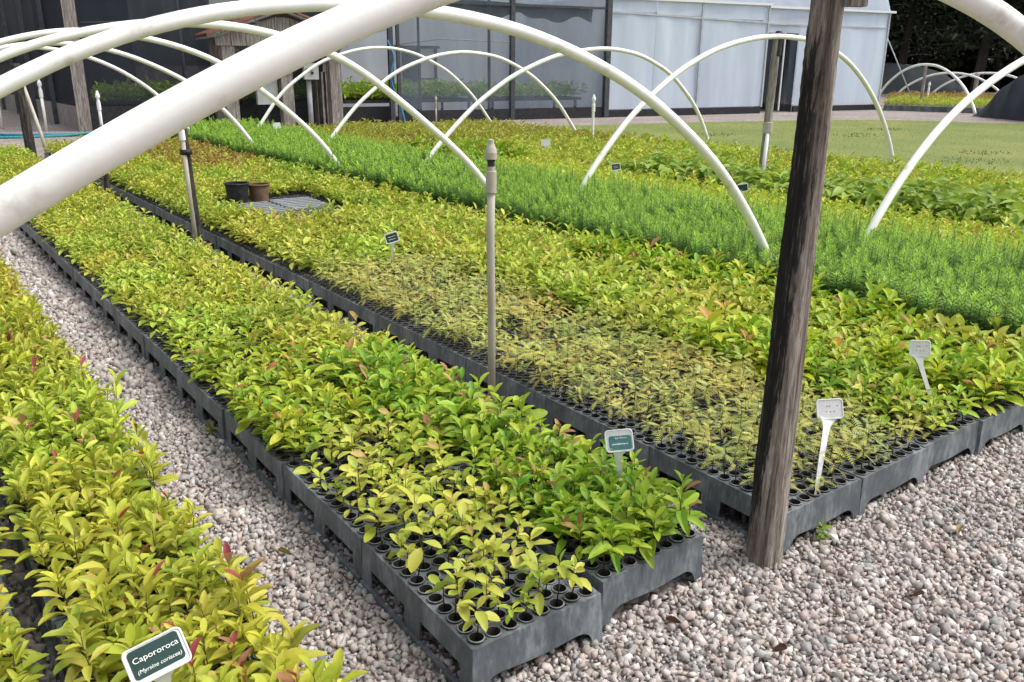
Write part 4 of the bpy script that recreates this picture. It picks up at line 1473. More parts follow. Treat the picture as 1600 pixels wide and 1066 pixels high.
# stake under the hoop in the second tunnel
st = wood_post('stake', (7.38, 4.95, -0.03), (7.42, 4.92, 1.80), 0.045, 0.042, 'oldwood', 'tall weathered stake holding up the hoop beside the lawn', False, 16, 40, 12, 'stake')
b = MB(); b.tube([(-0.03, -0.035, 0.02), (-0.03, -0.035, 0.85)], 0.022, 10); b.obj('tied_pipe', M['pvc'], st)
b = MB(); b.lathe([(0, 0), (0.055, 0), (0.058, 0.03), (0.055, 0.12), (0, 0.13)], 16, (-0.01, -0.01, 0.78)); b.obj('pipe_collar', M['pvcold'], st)
b = MB(); b.lathe([(0.044, 1.62), (0.050, 1.63), (0.050, 1.86), (0.030, 1.89), (0, 1.89)], 16); b.obj('rubber_cap', M['black'], st)

# ------------------------------------------------------------------ plant labels
def rrect(w, h, r, n=5):
    out = []
    for cx, cy, a0 in ((w / 2 - r, h / 2 - r, 0), (-w / 2 + r, h / 2 - r, 90), (-w / 2 + r, -h / 2 + r, 180), (w / 2 - r, -h / 2 + r, 270)):
        for i in range(n + 1):
            a = rad(a0 + 90 * i / n)
            out.append((cx + r * math.cos(a), cy + r * math.sin(a)))
    return out
def text_child(txt, size, x, z, parent, sx=1.0, shear=0.0):
    cu = bpy.data.curves.new('lettering', 'FONT')
    cu.body = txt
    cu.size = size
    cu.align_x = 'CENTER'
    cu.align_y = 'CENTER'
    cu.extrude = 0.0001
    cu.offset = 0.0
    cu.shear = shear
    cu.materials.append(M['ink'])
    tmp = bpy.data.objects.new('tmp_text', cu)
    me = bpy.data.meshes.new_from_object(tmp)
    bpy.data.objects.remove(tmp)
    o = link('lettering', me, M['ink'], parent)
    o.rotation_euler = (rad(90), 0, 0)
    o.scale = (sx, 1, 1)
    o.location = (x, -0.0034, z)
    return o
def plant_label(base, plate_c, yaw, roll, pitch, w, h, label, face=None, lines=(), stem_w=0.016, back_marks=False, strokes=()):
    """base = foot of the stake, plate_c = centre of the plate; local -y is the printed side"""
    o = empty('plant_label', base)
    tag(o, label, 'label')
    pl = MB()
    pl.prism(rrect(w, h, h * 0.16), (0, -0.0015, 0), (1, 0, 0), (0, 0, 1), (0, 1, 0), 0.003)
    p = pl.obj('plate', M['label'], o)
    p.location = Vector(plate_c) - Vector(base)
    p.rotation_mode = 'ZYX'
    p.rotation_euler = (rad(pitch), rad(roll), rad(yaw))
    bb = MB()
    bb.tube([(x, -0.0018, z) for x, z in (rrect(w - 0.004, h - 0.004, h * 0.15) + [rrect(w - 0.004, h - 0.004, h * 0.15)[0]])], 0.0022, 6, False)
    bb.obj('rim', M['label'], p)
    if face:
        f = MB()
        f.prism(rrect(w * face[1], h * face[2], h * 0.10), (face[3], -0.0026, face[4]), (1, 0, 0), (0, 0, 1), (0, 1, 0), 0.001)
        f.obj('printed_face', M[face[0]], p)
    for txt, size, x, z, sx, sh in lines:
        text_child(txt, size, x, z, p, sx, sh)
    for x, z, wd in strokes:                     # print too small to read
        k = MB()
        xx = x - wd / 2
        while xx < x + wd / 2:
            e = xx + RNG.uniform(0.002, 0.006)
            k.box(xx, e, -0.0031, -0.0027, z - RNG.uniform(0.001, 0.0025), z + RNG.uniform(0.001, 0.0025))
            xx = e + 0.001
        k.obj('printed_line', M['ink'], p)
    if back_marks:
        k = MB()
        for x, z in ((-0.008, 0.010), (0.0, 0.010), (0.026, 0.010), (-0.012, -0.008), (0.002, -0.009), (0.014, -0.009)):
            k.box(x - 0.002, x + 0.002, -0.0021, -0.0016, z - 0.002, z + 0.002)
        k.obj('raised_marks', M['slat'], p)
    # stake from plate bottom to base
    R3 = Matrix.Rotation(rad(yaw), 3, 'Z') @ Matrix.Rotation(rad(roll), 3, 'Y') @ Matrix.Rotation(rad(pitch), 3, 'X')
    bottom = Vector(plate_c) + R3 @ Vector((0, 0.0008, -h * 0.42))
    k = MB()
    top = bottom - Vector(base)
    side = R3 @ Vector((1, 0, 0))
    ws = [(0.0, stem_w * 0.30), (0.55, stem_w * 0.5), (0.86, stem_w * 0.62), (0.94, stem_w * 0.95), (1.0, stem_w * 1.7)]
    nrm = R3 @ Vector((0, 1, 0))
    vs = []
    for t, hw in ws:
        c = top * t
        vs += [c - side * hw - nrm * 0.0012, c + side * hw - nrm * 0.0012, c + side * hw + nrm * 0.0012, c - side * hw + nrm * 0.0012]
    fs = []
    for i in range(len(ws) - 1):
        for q in range(4):
            fs.append((i * 4 + q, i * 4 + (q + 1) % 4, (i + 1) * 4 + (q + 1) % 4, (i + 1) * 4 + q))
    fs += [(3, 2, 1, 0), (len(vs) - 4, len(vs) - 3, len(vs) - 2, len(vs) - 1)]
    k.add(vs, fs)
    k.obj('label_stake', M['label'], o)
    return o
plant_label((-0.655, 0.08, 0.14), (-0.706, 0.02, 0.437), -10, -7, -38, 0.112, 0.072, 'white plant label reading Capororoca on dark green, among red-tipped seedlings', ('greenprint', 0.84, 0.76, 0.0, 0.003),
            (('Capororoca', 0.0150, 0.001, 0.010, 1.15, 0.0), ('(Myrsine coriacea)', 0.0105, 0.001, -0.012, 1.05, 0.25)))
plant_label((0.775, 0.29, 0.15), (0.735, 0.285, 0.398), -50, 8, -22, 0.088, 0.070, 'plant label with a faded slipping teal card among green seedlings', ('faded', 0.80, 0.62, 0.003, -0.006),
            (('Ip\u00ea Roxo', 0.010, 0.006, 0.009, 1.0, 0.0),), strokes=((0.002, -0.010, 0.050),))
plant_label((1.69, 3.50, 0.15), (1.66, 3.42, 0.42), -22, -12, -8, 0.088, 0.070, 'small dark green plant label where the feathery seedlings meet the broadleaf ones', ('greenprint', 0.84, 0.76, 0, 0), (), strokes=((0, 0.008, 0.05), (0, -0.009, 0.045)))
plant_label((5.52, 5.40, 0.15), (5.50, 5.42, 0.44), -30, -4, -8, 0.10, 0.075, 'small black-faced plant label in the yellow seedlings of the second tunnel', ('greenprint', 0.86, 0.78, 0, 0), (), strokes=((0, 0.008, 0.05), (0, -0.009, 0.045)))
plant_label((5.42, 3.62, 0.15), (5.40, 3.62, 0.43), -40, -6, -8, 0.10, 0.075, 'small dark plant label in front of the big-leaved plants', ('greenprint', 0.86, 0.78, 0, 0), ())
plant_label((1.351, -0.02, 0.14), (1.515, 0.07, 0.388), -42, 8, -18, 0.088, 0.070, 'blank white label stake seen from its back, in feathery seedlings by the post', None, (), 0.018, True)
plant_label((2.30, 0.07, 0.14), (2.345, 0.215, 0.405), -62, 6, -12, 0.080, 0.068, 'blank white label leaning among the leafy seedlings near the araucarias', None, (), 0.017, True)
plant_label((6.85, 8.35, 0.15), (6.85, 8.33, 0.42), -40, 0, -10, 0.13, 0.10, 'white plant label standing in the far olive seedlings', None, (), 0.025)
plant_label((4.70, 13.0, 0.15), (4.70, 13.0, 0.46), -25, 0, -10, 0.13, 0.10, 'white plant label at the far end of the araucarias by the shelter', None, (), 0.025)

# ------------------------------------------------------------------ gap in the wide bed: slatted crates, bucket, pot
def slat_crate(x, y, rz, label):
    o = empty('slatted_crate', (x, y, TH + 0.006), rz)
    tag(o, label, 'crate')
    b = MB()
    W_, L_, H_ = 0.40, 0.62, 0.05
    b.box(0, W_, 0, 0.02, 0, H_); b.box(0, W_, L_ - 0.02, L_, 0, H_)
    b.box(0, 0.02, 0.02, L_ - 0.02, 0, H_); b.box(W_ - 0.02, W_, 0.02, L_ - 0.02, 0, H_)
    b.obj('frame', M['tray'], o)
    s = None
    for k in range(7):
        yy = 0.004 + k * 0.096
        q = MB()
        q.box(0.0, W_, 0, 0.040, 0, 0.014)
        e = q.obj('slat', M['slat'], o) if s is None else link('slat', s.data, None, o)
        s = s or e
        e.location = (0, yy, H_ + 0.001)
    return o
slat_crate(1.63, 5.95, 0.02, 'grey slatted crate lying empty between seedlings, in front of the bucket')
slat_crate(2.05, 6.02, -0.03, 'grey slatted crate lying empty beside the brown pot')
def bucket(x, y, z, r, h, material, label, name):
    o = empty(name, (x, y, z))
    tag(o, label, 'bucket')
    b = MB()
    b.lathe([(0, 0), (r * 0.78, 0), (r * 0.96, h - 0.012), (r * 0.91, h - 0.012), (r * 0.74, 0.01), (0, 0.01)], 28)
    b.obj('body', M[material], o)
    b = MB()
    b.tube([(r * math.cos(a), r * math.sin(a), h - 0.006) for a in np.linspace(0, 2 * math.pi, 29)], 0.008, 8, False)
    b.obj('rim', M[material], o)
    b = MB()
    b.tube([(r * math.cos(a), r * 0.25 - 0.25 * r * math.cos(a) ** 2 + 0.03, h - 0.004 + 0.05 * math.sin(a)) for a in np.linspace(0, math.pi, 15)], 0.003, 6)
    b.obj('handle', M['black' if material != 'black' else 'steel'], o)
    return o
bucket(1.82, 6.80, TH + 0.006, 0.115, 0.23, 'black', 'black plastic bucket standing in the gap of the wide bed', 'bucket')
bucket(2.05, 6.84, TH + 0.006, 0.105, 0.20, 'clay', 'brown earth-stained bucket next to the black bucket', 'bucket')

# ------------------------------------------------------------------ weeds and fallen leaves on the gravel
for x, y, n_, lab in ((1.33, -0.075, 7, 'tiny weed growing under the tray edge beside the thick post'), (0.92, 2.55, 5, 'tuft of grass growing between the beds'), (-0.02, 1.95, 5, 'small weed at the foot of the tray on the gravel walk')):
    L, top = plants('green', np.array([(0, 0, 0.0)] * 2), 0.45)
    V, F, Cc = leaf_geo(L, BL_NEAR)
    o = link('weed', npmesh('weed', V, F, Cc, True), M['leafcol'])
    o.location = (x, y, 0.008)
    tag(o, lab, 'weed')
dl = npmesh('fallen_leaf', *blade([0, 0.12, 0.3, 0.55, 0.78, 0.93, 1], 0.35, -0.25, [0.22, 0.66, 1.0, 0.84, 0.46])[:2], None, True)
dl.materials.append(M['leaf'])
for x, y, lab in ((0.62, -0.12, 'curled rust-brown leaf under the front of the green tray'), (0.72, -0.34, 'dark brown fallen leaf lying on the open gravel'), (1.25, -0.42, 'brown fallen leaf on the gravel before the post'), (1.72, -0.33, 'fallen leaf on the gravel before the second feathery tray'), (-0.12, 0.85, 'fallen yellow leaf on the gravel walk')):
    o = link('fallen_leaf', dl, None, None, (x, y, 0.022), (RNG.normal(0, 0.3), RNG.normal(0, 0.2), RNG.uniform(0, 6.28)))
    o.scale = (0.05, 0.022, 0.05)
    o.color = (0.10, 0.045, 0.028, 1) if 'brown' in lab else (0.30, 0.24, 0.08, 1)
    tag(o, lab, 'leaf')

# ------------------------------------------------------------------ hoses
def hose(pts, r, material, label):
    b = MB()
    P = []
    for i in range(len(pts) - 1):
        p0, p1, p2, p3 = (Vector(pts[max(0, min(len(pts) - 1, i + k))]) for k in (-1, 0, 1, 2))
        for t in np.linspace(0, 1, 8, endpoint=False):
            P.append(0.5 * ((2 * p1) + (p2 - p0) * t + (2 * p0 - 5 * p1 + 4 * p2 - p3) * t * t + (3 * p1 - p0 - 3 * p2 + p3) * t ** 3))
    P.append(Vector(pts[-1]))
    b.tube(P, r, 8)
    tag(b.obj('hose', M[material]), label, 'hose')
hose([(0.2, 20.5, 0.02), (1.3, 19.4, 0.02), (2.0, 18.9, 0.02), (2.9, 18.7, 0.02), (3.4, 18.2, 0.02)], 0.03, 'bluehose', 'blue hose lying on the gravel before the shade house corner')
hose([(0.0, 19.4, 0.02), (1.2, 18.6, 0.02), (2.2, 18.45, 0.02), (2.8, 18.5, 0.06), (3.1, 18.9, 0.02)], 0.035, 'tealhose', 'teal hose looped on the gravel beside the blue one')
hose([(3.3, 17.9, 0.02), (3.9, 17.2, 0.02), (4.6, 16.7, 0.02), (5.1, 16.2, 0.02)], 0.025, 'bluehose', 'thin blue hose running from the bed end towards the shelter')
hose([(9.55, 17.9, 2.0), (9.6, 17.7, 1.6), (9.45, 17.6, 1.1), (9.62, 17.5, 0.5), (9.66, 17.3, 0.02)], 0.022, 'bluehose', 'blue hose hanging down the steel pole of the screen wall')

# ------------------------------------------------------------------ greenhouse range
A = Vector((2.98, 19.86, 0)); D = Vector((27.84, 15.74, 0))
eu = (D - A).normalized(); en = Vector((-eu.y, eu.x, 0))     # along the wall; into the building
def W(u, d, z):
    return A + eu * u + en * d + Vector((0, 0, z))
FL = (D - A).length
gh = empty('greenhouse', A, math.atan2(eu.y, eu.x))
tag(gh, 'long greenhouse with dark net, grey screen and milky film walls behind the gravel path', 'greenhouse')
def gpart(name, build, material, parent=gh):
    b = MB()
    build(b)
    return b.obj(name, M[material], parent)
def quad(b, p):
    b.add(p, [tuple(range(len(p)))])
# wall panels (local: x along the wall, y into the building)
def panel(name, u0, u1, z0, z1, material, d=0.0, nx=10, wave=0.02, seed=0):
    b = MB()
    rs = random.Random(seed)
    ph = [rs.uniform(0, 6) for _ in range(3)]
    vs = []
    for i in range(nx + 1):
        u = u0 + (u1 - u0) * i / nx
        for j in range(4):
            z = z0 + (z1 - z0) * j / 3
            vs.append((u, d + wave * math.sin(3.1 * u + ph[0]) * (0.4 + 0.6 * math.sin(math.pi * j / 3)) + wave * 0.5 * math.sin(7 * u + ph[1] + z), z))
    fs = [(i * 4 + j, (i + 1) * 4 + j, (i + 1) * 4 + j + 1, i * 4 + j + 1) for i in range(nx) for j in range(3)]
    b.add(vs, fs, True)
    return b.obj(name, M[material], gh)
uA = lambda px_u: px_u
U1 = 7.25      # net to screen
U2 = 13.65     # screen to film
U3 = 19.55     # film to doorway block
ZT = 3.25
U0 = 5.60      # net to open bay
for k, (a0, a1) in enumerate(((0.06, 2.2), (2.2, 4.5), (4.5, U0))):
    panel('net_panel', a0, a1, 0.55, ZT + 0.6, 'net', 0.02, 8, 0.02, k)
for k, (a0, a1) in enumerate(((U1 + 0.1, 10.57), (10.67, U2 - 0.08))):
    panel('screen_panel', a0, a1, 0.32, 2.95, 'clearfilm', 0.02, 8, 0.02, 10 + k)
    panel('screen_panel', a0, a1, 2.97, ZT + 0.6, 'clearfilm', 0.02, 8, 0.02, 20 + k)
for k, (a0, a1) in enumerate(((U2 + 0.08, 15.3), (15.3, 16.95), (16.97, U3 - 0.02))):
    panel('film_panel', a0, a1, 0.22, 2.86 - 0.05 * k, 'film', 0.0, 10, 0.03, 30 + k)
    panel('film_panel', a0, a1, 2.9 - 0.05 * k, 3.22, 'film', 0.0, 10, 0.02, 40 + k)
DOOR0, DOOR1 = U3 + 0.06, U3 + 1.62
panel('film_panel', DOOR0, DOOR1, 2.45, 2.70, 'film', 0.25, 3, 0.01, 50)
panel('film_panel', DOOR1, FL - 0.04, 0.2, 2.68, 'film', 0.25, 10, 0.03, 51)
gpart('doorway_shade_box', lambda b: b.add([(DOOR0 - 0.05, 0.35, 0), (DOOR0 - 0.05, 2.6, 0), (DOOR1 + 0.6, 2.6, 0), (DOOR1 + 0.05, 0.35, 0), (DOOR0 - 0.05, 0.35, 2.7), (DOOR0 - 0.05, 2.6, 2.7), (DOOR1 + 0.6, 2.6, 2.7), (DOOR1 + 0.05, 0.35, 2.7)], [(0, 1, 5, 4), (1, 2, 6, 5), (2, 3, 7, 6), (4, 5, 6, 7)]), 'netfold')  # added dark box standing in for the shade inside the doorway
for u_ in (DOOR0 + 0.62, DOOR0 + 1.02):
    gpart('door_stile', lambda b: b.box(u_ - 0.02, u_ + 0.02, 0.3, 0.34, 0.05, 2.45), 'label')
for z_, u_ in ((1.55, 0.1), (1.15, 0.0), (0.85, 0.35)):
    gpart('inner_hoop', lambda b: b.tube([(DOOR0 + u_, 1.8, z_ - 0.25), (DOOR0 + 0.5 + u_, 1.9, z_), (DOOR0 + 1.3, 2.0, z_ + 0.02)], 0.025, 6), 'label')
panel('film_panel', U3 + 0.0, FL - 0.04, 2.72, 3.17, 'film', 0.25, 10, 0.02, 52)
# flank towards the trees and flank towards the hoses
gpart('film_panel', lambda b: quad(b, [(FL - 0.02, 0.27, 0.15), (FL - 0.02, 12.0, 0.15), (FL - 0.02, 12.0, 3.15), (FL - 0.02, 0.27, 3.15)]), 'film')
SK = 0.186     # the flank is not square to the long wall
for k in range(7):
    y0, y1 = k * 2.6, (k + 1) * 2.6 - 0.05
    gpart('net_panel', lambda b: quad(b, [(-SK * y0, y0, 0.5), (-SK * y1, y1, 0.5), (-SK * y1, y1, ZT + 1.9), (-SK * y0, y0, ZT + 1.9)]), 'net')
# plinth boards
gpart('plinth', lambda b: (b.box(0.05, U0, -0.03, 0.02, 0.0, 0.53), b.box(U0, U1, 0.35, 0.40, 0.0, 0.40), b.box(U1 + 0.1, U2 - 0.1, -0.03, 0.02, 0, 0.30)), 'black')
gpart('plinth', lambda b: b.box(U2 + 0.1, U3 - 0.02, -0.04, 0.02, 0.0, 0.20), 'black')
gpart('plinth', lambda b: b.box(DOOR1, FL - 0.05, 0.20, 0.26, 0.0, 0.18), 'black')
gpart('flank_plinth', lambda b: b.beam((-0.03, 0.1, 0.25), (-SK * 18.0 - 0.03, 18.0, 0.25), 0.04, 0.5), 'oldwood')
# frame
for u, w, d, mtl in ((0.0, 0.26, 0.0, 'oldwood'), (2.2, 0.07, 0.06, 'steel'), (4.5, 0.07, 0.06, 'steel'), (U1 - 0.08, 0.12, 0.0, 'steel'), (U1 + 0.10, 0.08, -0.05, 'steel'), (7.95, 0.05, 0.05, 'steel'), (9.95, 0.06, 0.05, 'steel'),
                (10.62, 0.12, 0.0, 'steel'), (U2, 0.15, -0.02, 'steel')):
    gpart('frame_post', lambda b: b.box(u - w / 2, u + w / 2, d - w / 2, d + w / 2, 0.0, ZT + (1.85 if u == 0 else 0.55)), mtl)
for u in (16.96, U3):
    gpart('frame_post', lambda b: b.box(u - 0.03, u + 0.03, -0.05, -0.005, 0.2, 3.22), 'pale_steel')
gpart('frame_post', lambda b: b.box(FL - 0.06, FL, 0.2, 0.27, 0.0, 3.17), 'pale_steel')
for k, u in enumerate((2.6, 5.2, 7.8, 10.4, 13.0, 15.6)):
    gpart('frame_post', lambda b: b.box(-SK * u - 0.14, -SK * u - 0.04, u, u + 0.1, 0.0, ZT + 1.8), 'steel')
gpart('rail', lambda b: b.box(U1 + 0.2, U2 - 0.08, -0.045, -0.005, 2.93, 2.99), 'steel')
gpart('rail', lambda b: b.beam((U2 + 0.08, -0.02, 2.88), (U3, -0.02, 2.73), 0.04, 0.05), 'pale_steel')
gpart('rail', lambda b: b.beam((U3, 0.235, 2.71), (FL - 0.02, 0.235, 2.70), 0.04, 0.04), 'pale_steel')
gpart('gutter', lambda b: b.box(U2 + 0.1, U3 + 0.05, -0.10, 0.06, 3.22, 3.29), 'label')
gpart('gutter', lambda b: b.box(U3 + 0.05, FL + 0.15, 0.12, 0.30, 3.17, 3.24), 'label')
# roof: low vaults of film and net
def vault(b, u0, u1, z0, rise, y1=12.0, ns=8):
    vs = []
    for i in range(ns + 1):
        a = math.pi * i / ns
        u = u0 + (u1 - u0) * (1 - math.cos(a)) / 2
        z = z0 + rise * math.sin(a)
        vs += [(u, 0.25, z), (u, y1, z)]
    b.add(vs, [(2 * i, 2 * i + 1, 2 * i + 3, 2 * i + 2) for i in range(ns)], True)
gpart('roof_vault', lambda b: vault(b, 0.0, U1, ZT + 0.6, 1.3, 18.2), 'net')
gpart('roof_vault', lambda b: quad(b, [(0.0, 0.0, ZT + 1.9), (0.0, 17.8, ZT + 1.9), (-SK * 17.8, 17.8, ZT + 1.9)]), 'netfold')
gpart('flank_darkening_sheet', lambda b: quad(b, [(1.5, 4.5, 0), (1.5 - SK * 13, 17.5, 0), (1.5 - SK * 13, 17.5, 5.0), (1.5, 4.5, 5.0)]), 'netfold')  # added sheet that keeps the inside of the flank dark
gpart('roof_vault', lambda b: vault(b, U0, U2, ZT + 0.6, 1.0), 'rooffilm')
gpart('roof_vault', lambda b: vault(b, U2, U3, 3.3, 1.2), 'film')
gpart('roof_vault', lambda b: vault(b, U3, FL, 3.25, 1.1), 'film')
# inside: rear wall, partition, doorway, sagging curtain, pipes, benches
gpart('rear_wall', lambda b: quad(b, [(-3.3, 17.8, 0), (U0, 17.8, 0), (U0, 17.8, 5.2), (-3.3, 17.8, 5.2)]), 'netfold')
gpart('rear_wall', lambda b: quad(b, [(U0, 4.6, 0), (U2, 4.6, 0), (U2, 4.6, 3.8), (U0, 4.6, 3.8)]), 'innerfilm')
gpart('partition', lambda b: quad(b, [(U0, 0.12, 0), (U0, 11.8, 0), (U0, 11.8, 3.8), (U0, 0.12, 3.8)]), 'netfold')
gpart('partition', lambda b: quad(b, [(U2, 0.12, 0), (U2, 11.8, 0), (U2, 11.8, 3.3), (U2, 0.12, 3.3)]), 'innerfilm')
gpart('partition', lambda b: quad(b, [(U3, 0.3, 0), (U3, 11.8, 0), (U3, 11.8, 3.2), (U3, 0.3, 3.2)]), 'innerfilm')
gpart('door_shade_slab', lambda b: b.box(9.22, 9.72, 4.50, 4.56, 0.0, 1.9), 'netfold')  # dark slab in place of the shade in the inner door opening
gpart('door_frame', lambda b: (b.box(9.14, 9.22, 4.48, 4.58, 0, 1.9), b.box(10.2, 10.26, 4.48, 4.58, 0, 1.9), b.box(8.9, 10.35, 4.46, 4.58, 1.9, 1.98), b.box(9.74, 10.2, 4.50, 4.55, 0.98, 1.02)), 'steel')
def curtain(b):
    vs = []
    n_ = 60
    u0, u1 = U1 + 0.1, U2 - 0.3
    for i in range(n_ + 1):
        t = i / n_
        u = u0 + (u1 - u0) * t
        sag = 0.20 + 0.16 * abs(math.sin(t * math.pi * 3.2)) + 0.04 * math.sin(t * 40)
        vs += [(u, 0.35, 3.15 - 0.20 * t), (u, 0.42 + 0.05 * math.sin(t * 50), 3.12 - 0.20 * t - sag), (u, 0.62, 3.12 - 0.15 * t)]
    b.add(vs, [(3 * i, 3 * i + 1, 3 * i + 4, 3 * i + 3) for i in range(n_)] + [(3 * i + 1, 3 * i + 2, 3 * i + 5, 3 * i + 4) for i in range(n_)], True)
gpart('rolled_curtain', curtain, 'netfold')
def overhead(b):
    for k in range(5):
        b.tube([(0.3, 2.0 + 1.6 * k, 2.2 + 0.2 * (k % 2)), (3.2, 1.6 + 1.6 * k, 2.5), (U1 - 0.2, 2.2 + 1.5 * k, 2.25 + 0.2 * (k % 3))], 0.018, 6)
    b.tube([(U1 + 0.3, 1.4, 1.9), (9.0, 1.2, 2.1), (U2 - 2.2, 1.3, 2.05)], 0.018, 6)
    b.tube([(U1 + 0.3, 3.4, 2.25), (8.3, 3.0, 2.4)], 0.018, 6)
gpart('irrigation_line', overhead, 'pale_steel')
def bench(b):
    for u0, u1, y0, y1 in ((0.4, 3.1, 0.5, 3.8), (3.5, U0 - 0.2, 0.5, 3.8), (U0 + 0.1, 9.7, 0.42, 2.6), (10.2, U2 - 0.5, 0.5, 2.0)):
        b.box(u0, u1, y0, y1, 0.48, 0.56)
        for uu in (u0 + 0.1, u1 - 0.16):
            for yy in (y0 + 0.1, y1 - 0.16):
                b.box(uu, uu + 0.06, yy, yy + 0.06, 0.0, 0.48)
tag(gpart('bench_frame', bench, 'darkwood'))
pb = []
for u0, u1, y0, y1, st_, ht in ((0.4, U0 - 0.2, 0.5, 3.8, 0.10, 1.0), (U0 + 0.1, 9.9, 0.45, 2.6, 0.085, 1.0), (9.9, U2 - 0.4, 0.5, 2.0, 0.11, 0.5)):
    for u in np.arange(u0, u1, st_):
        for y in np.arange(y0, y1, st_ * 1.6):
            if RNG.uniform() < (1.0 if ht == 1.0 else 0.75):
                pb.append(W(u + RNG.normal(0, 0.02), y + RNG.normal(0, 0.03), 0.55))
pb = np.array([tuple(p) for p in pb])
L, top = plants('yellow', pb, 2.9, (0.8, 1.0, 0.9))
V, F, Cc = leaf_geo(L, BL_FAR)
tag(link('bench_seedlings', npmesh('bench_seedlings', V, F, Cc, True), M['leafcol']), 'green seedlings on the benches inside the greenhouse', 'seedlings', kind='stuff')
# guy wire at the end of the greenhouse
b = MB()
b.tube([W(FL + 0.02, 0.3, 2.45), W(FL + 1.4, -0.25, 0.0)], 0.018, 6)
tag(b.obj('guy_wire', M['pale_steel']), 'steel guy wire slanting down from the greenhouse corner', 'wire')

# ------------------------------------------------------------------ wooden shelter with switch boxes
sh = empty('wooden_shelter', (5.60, 17.77, 0), rad(-9))
sh.scale = (1, 1, 0.945)
tag(sh, 'small weathered wooden shelter with gable roof and switch boxes before the shade house', 'shelter')
def spart(name, build, material, parent=sh):
    b = MB()
    build(b)
    return b.obj(name, M[material], parent)
SW, SD = 2.35, 1.3
for (x, y) in ((0, 0), (1.2, -0.05), (SW, 0.1), (0, SD), (SW, SD)):
    spart('post', lambda b: (b.box(x - 0.13, x + 0.13, y - 0.09, y + 0.09, 0, 2.12), b.box(x - 0.15, x + 0.09, y + 0.095, y + 0.16, 0, 2.05)), 'oldwood')
for k in range(9):        # gable boards
    x0 = -0.25 + k * 0.32
    xm = x0 + 0.16
    top_z = 2.62 - abs(xm - SW / 2) * 0.36
    spart('gable_board', lambda b: b.prism([(x0, 1.92), (x0 + 0.31, 1.92), (x0 + 0.31, 2.60 - abs(x0 + 0.31 - SW / 2) * 0.36), (x0, 2.60 - abs(x0 - SW / 2) * 0.36)], (0, -0.12 + 0.006 * (k % 2), 0), (1, 0, 0), (0, 0, 1), (0, 1, 0), 0.025), 'oldwood')
for s_ in (-1, 1):
    xe = SW / 2 + s_ * (SW / 2 + 0.42)
    ze = 2.66 - (SW / 2 + 0.42) * 0.36
    spart('barge_board', lambda b: b.beam((SW / 2, -0.2, 2.70), (xe, -0.2, ze + 0.04), 0.05, 0.16, (0, -1, 0)) , 'oldwood')
    roof = spart('roof', lambda b: b.beam((SW / 2, SD / 2 - 0.05, 2.69), (xe, SD / 2 - 0.05, ze), SD + 0.42, 0.04, (0, 0, 1)), 'oldwood')
    tm = None
    for r_i in range(5):
        for c_i in range(7):
            t0 = (r_i + 0.5) / 5
            px_ = SW / 2 + (xe - SW / 2) * t0
            pz_ = 2.69 + (ze - 2.69) * t0 + 0.05
            py_ = -0.18 + c_i * 0.25
            if tm is None:
                q = MB()
                vs = []
                for i in range(5):
                    a = math.pi * i / 4
                    for xx in (-0.19, 0.19):
                        vs.append((xx, 0.12 * math.cos(a), 0.055 * math.sin(a) + (0.01 if xx > 0 else 0)))
                q.add(vs, [(2 * i, 2 * i + 1, 2 * i + 3, 2 * i + 2) for i in range(4)])
                tm = q.mesh('roof_tile')
                tm.materials.append(M['tile'])
            o = link('roof_tile', tm, None, roof, (px_, py_, pz_), (RNG.normal(0, 0.02), s_ * math.atan(0.36), RNG.normal(0, 0.03)))
spart('cross_board', lambda b: b.box(-0.1, 1.3, -0.16, -0.125, 1.30, 1.45), 'oldwood')
spart('beam', lambda b: b.box(-0.2, SW + 0.2, 0.12, 0.20, 1.85, 1.95), 'oldwood')
spart('grey_box', lambda b: b.box(0.55, 1.0, -0.02, 0.16, 0.62, 1.32), 'boxgrey')
spart('box_pole', lambda b: b.box(0.74, 0.84, 0.17, 0.25, 0.0, 1.3), 'darkwood')
sb = spart('switch_box', lambda b: b.box(1.62, 1.95, -0.02, 0.14, 1.18, 1.55), 'boxgrey')
for q, (xx, zz) in enumerate(((1.68, 1.40), (1.78, 1.42), (1.80, 1.33))):
    spart('switch_knob', lambda b: b.box(xx - 0.025, xx + 0.025, -0.05, -0.021, zz - 0.03, zz + 0.03), 'black', sb)
spart('switch_pole', lambda b: b.tube([(1.76, 0.18, 0.0), (1.76, 0.18, 1.18)], 0.06, 10), 'pale_steel')
spart('meter_cabinet', lambda b: b.box(1.9, 2.15, 0.35, 0.5, 1.35, 2.0), 'black')
spart('inner_pole', lambda b: (b.box(2.02, 2.10, 0.35, 0.43, 0.0, 1.35), b.box(2.16, 2.2, 0.35, 0.4, 0.0, 1.35)), 'darkwood')

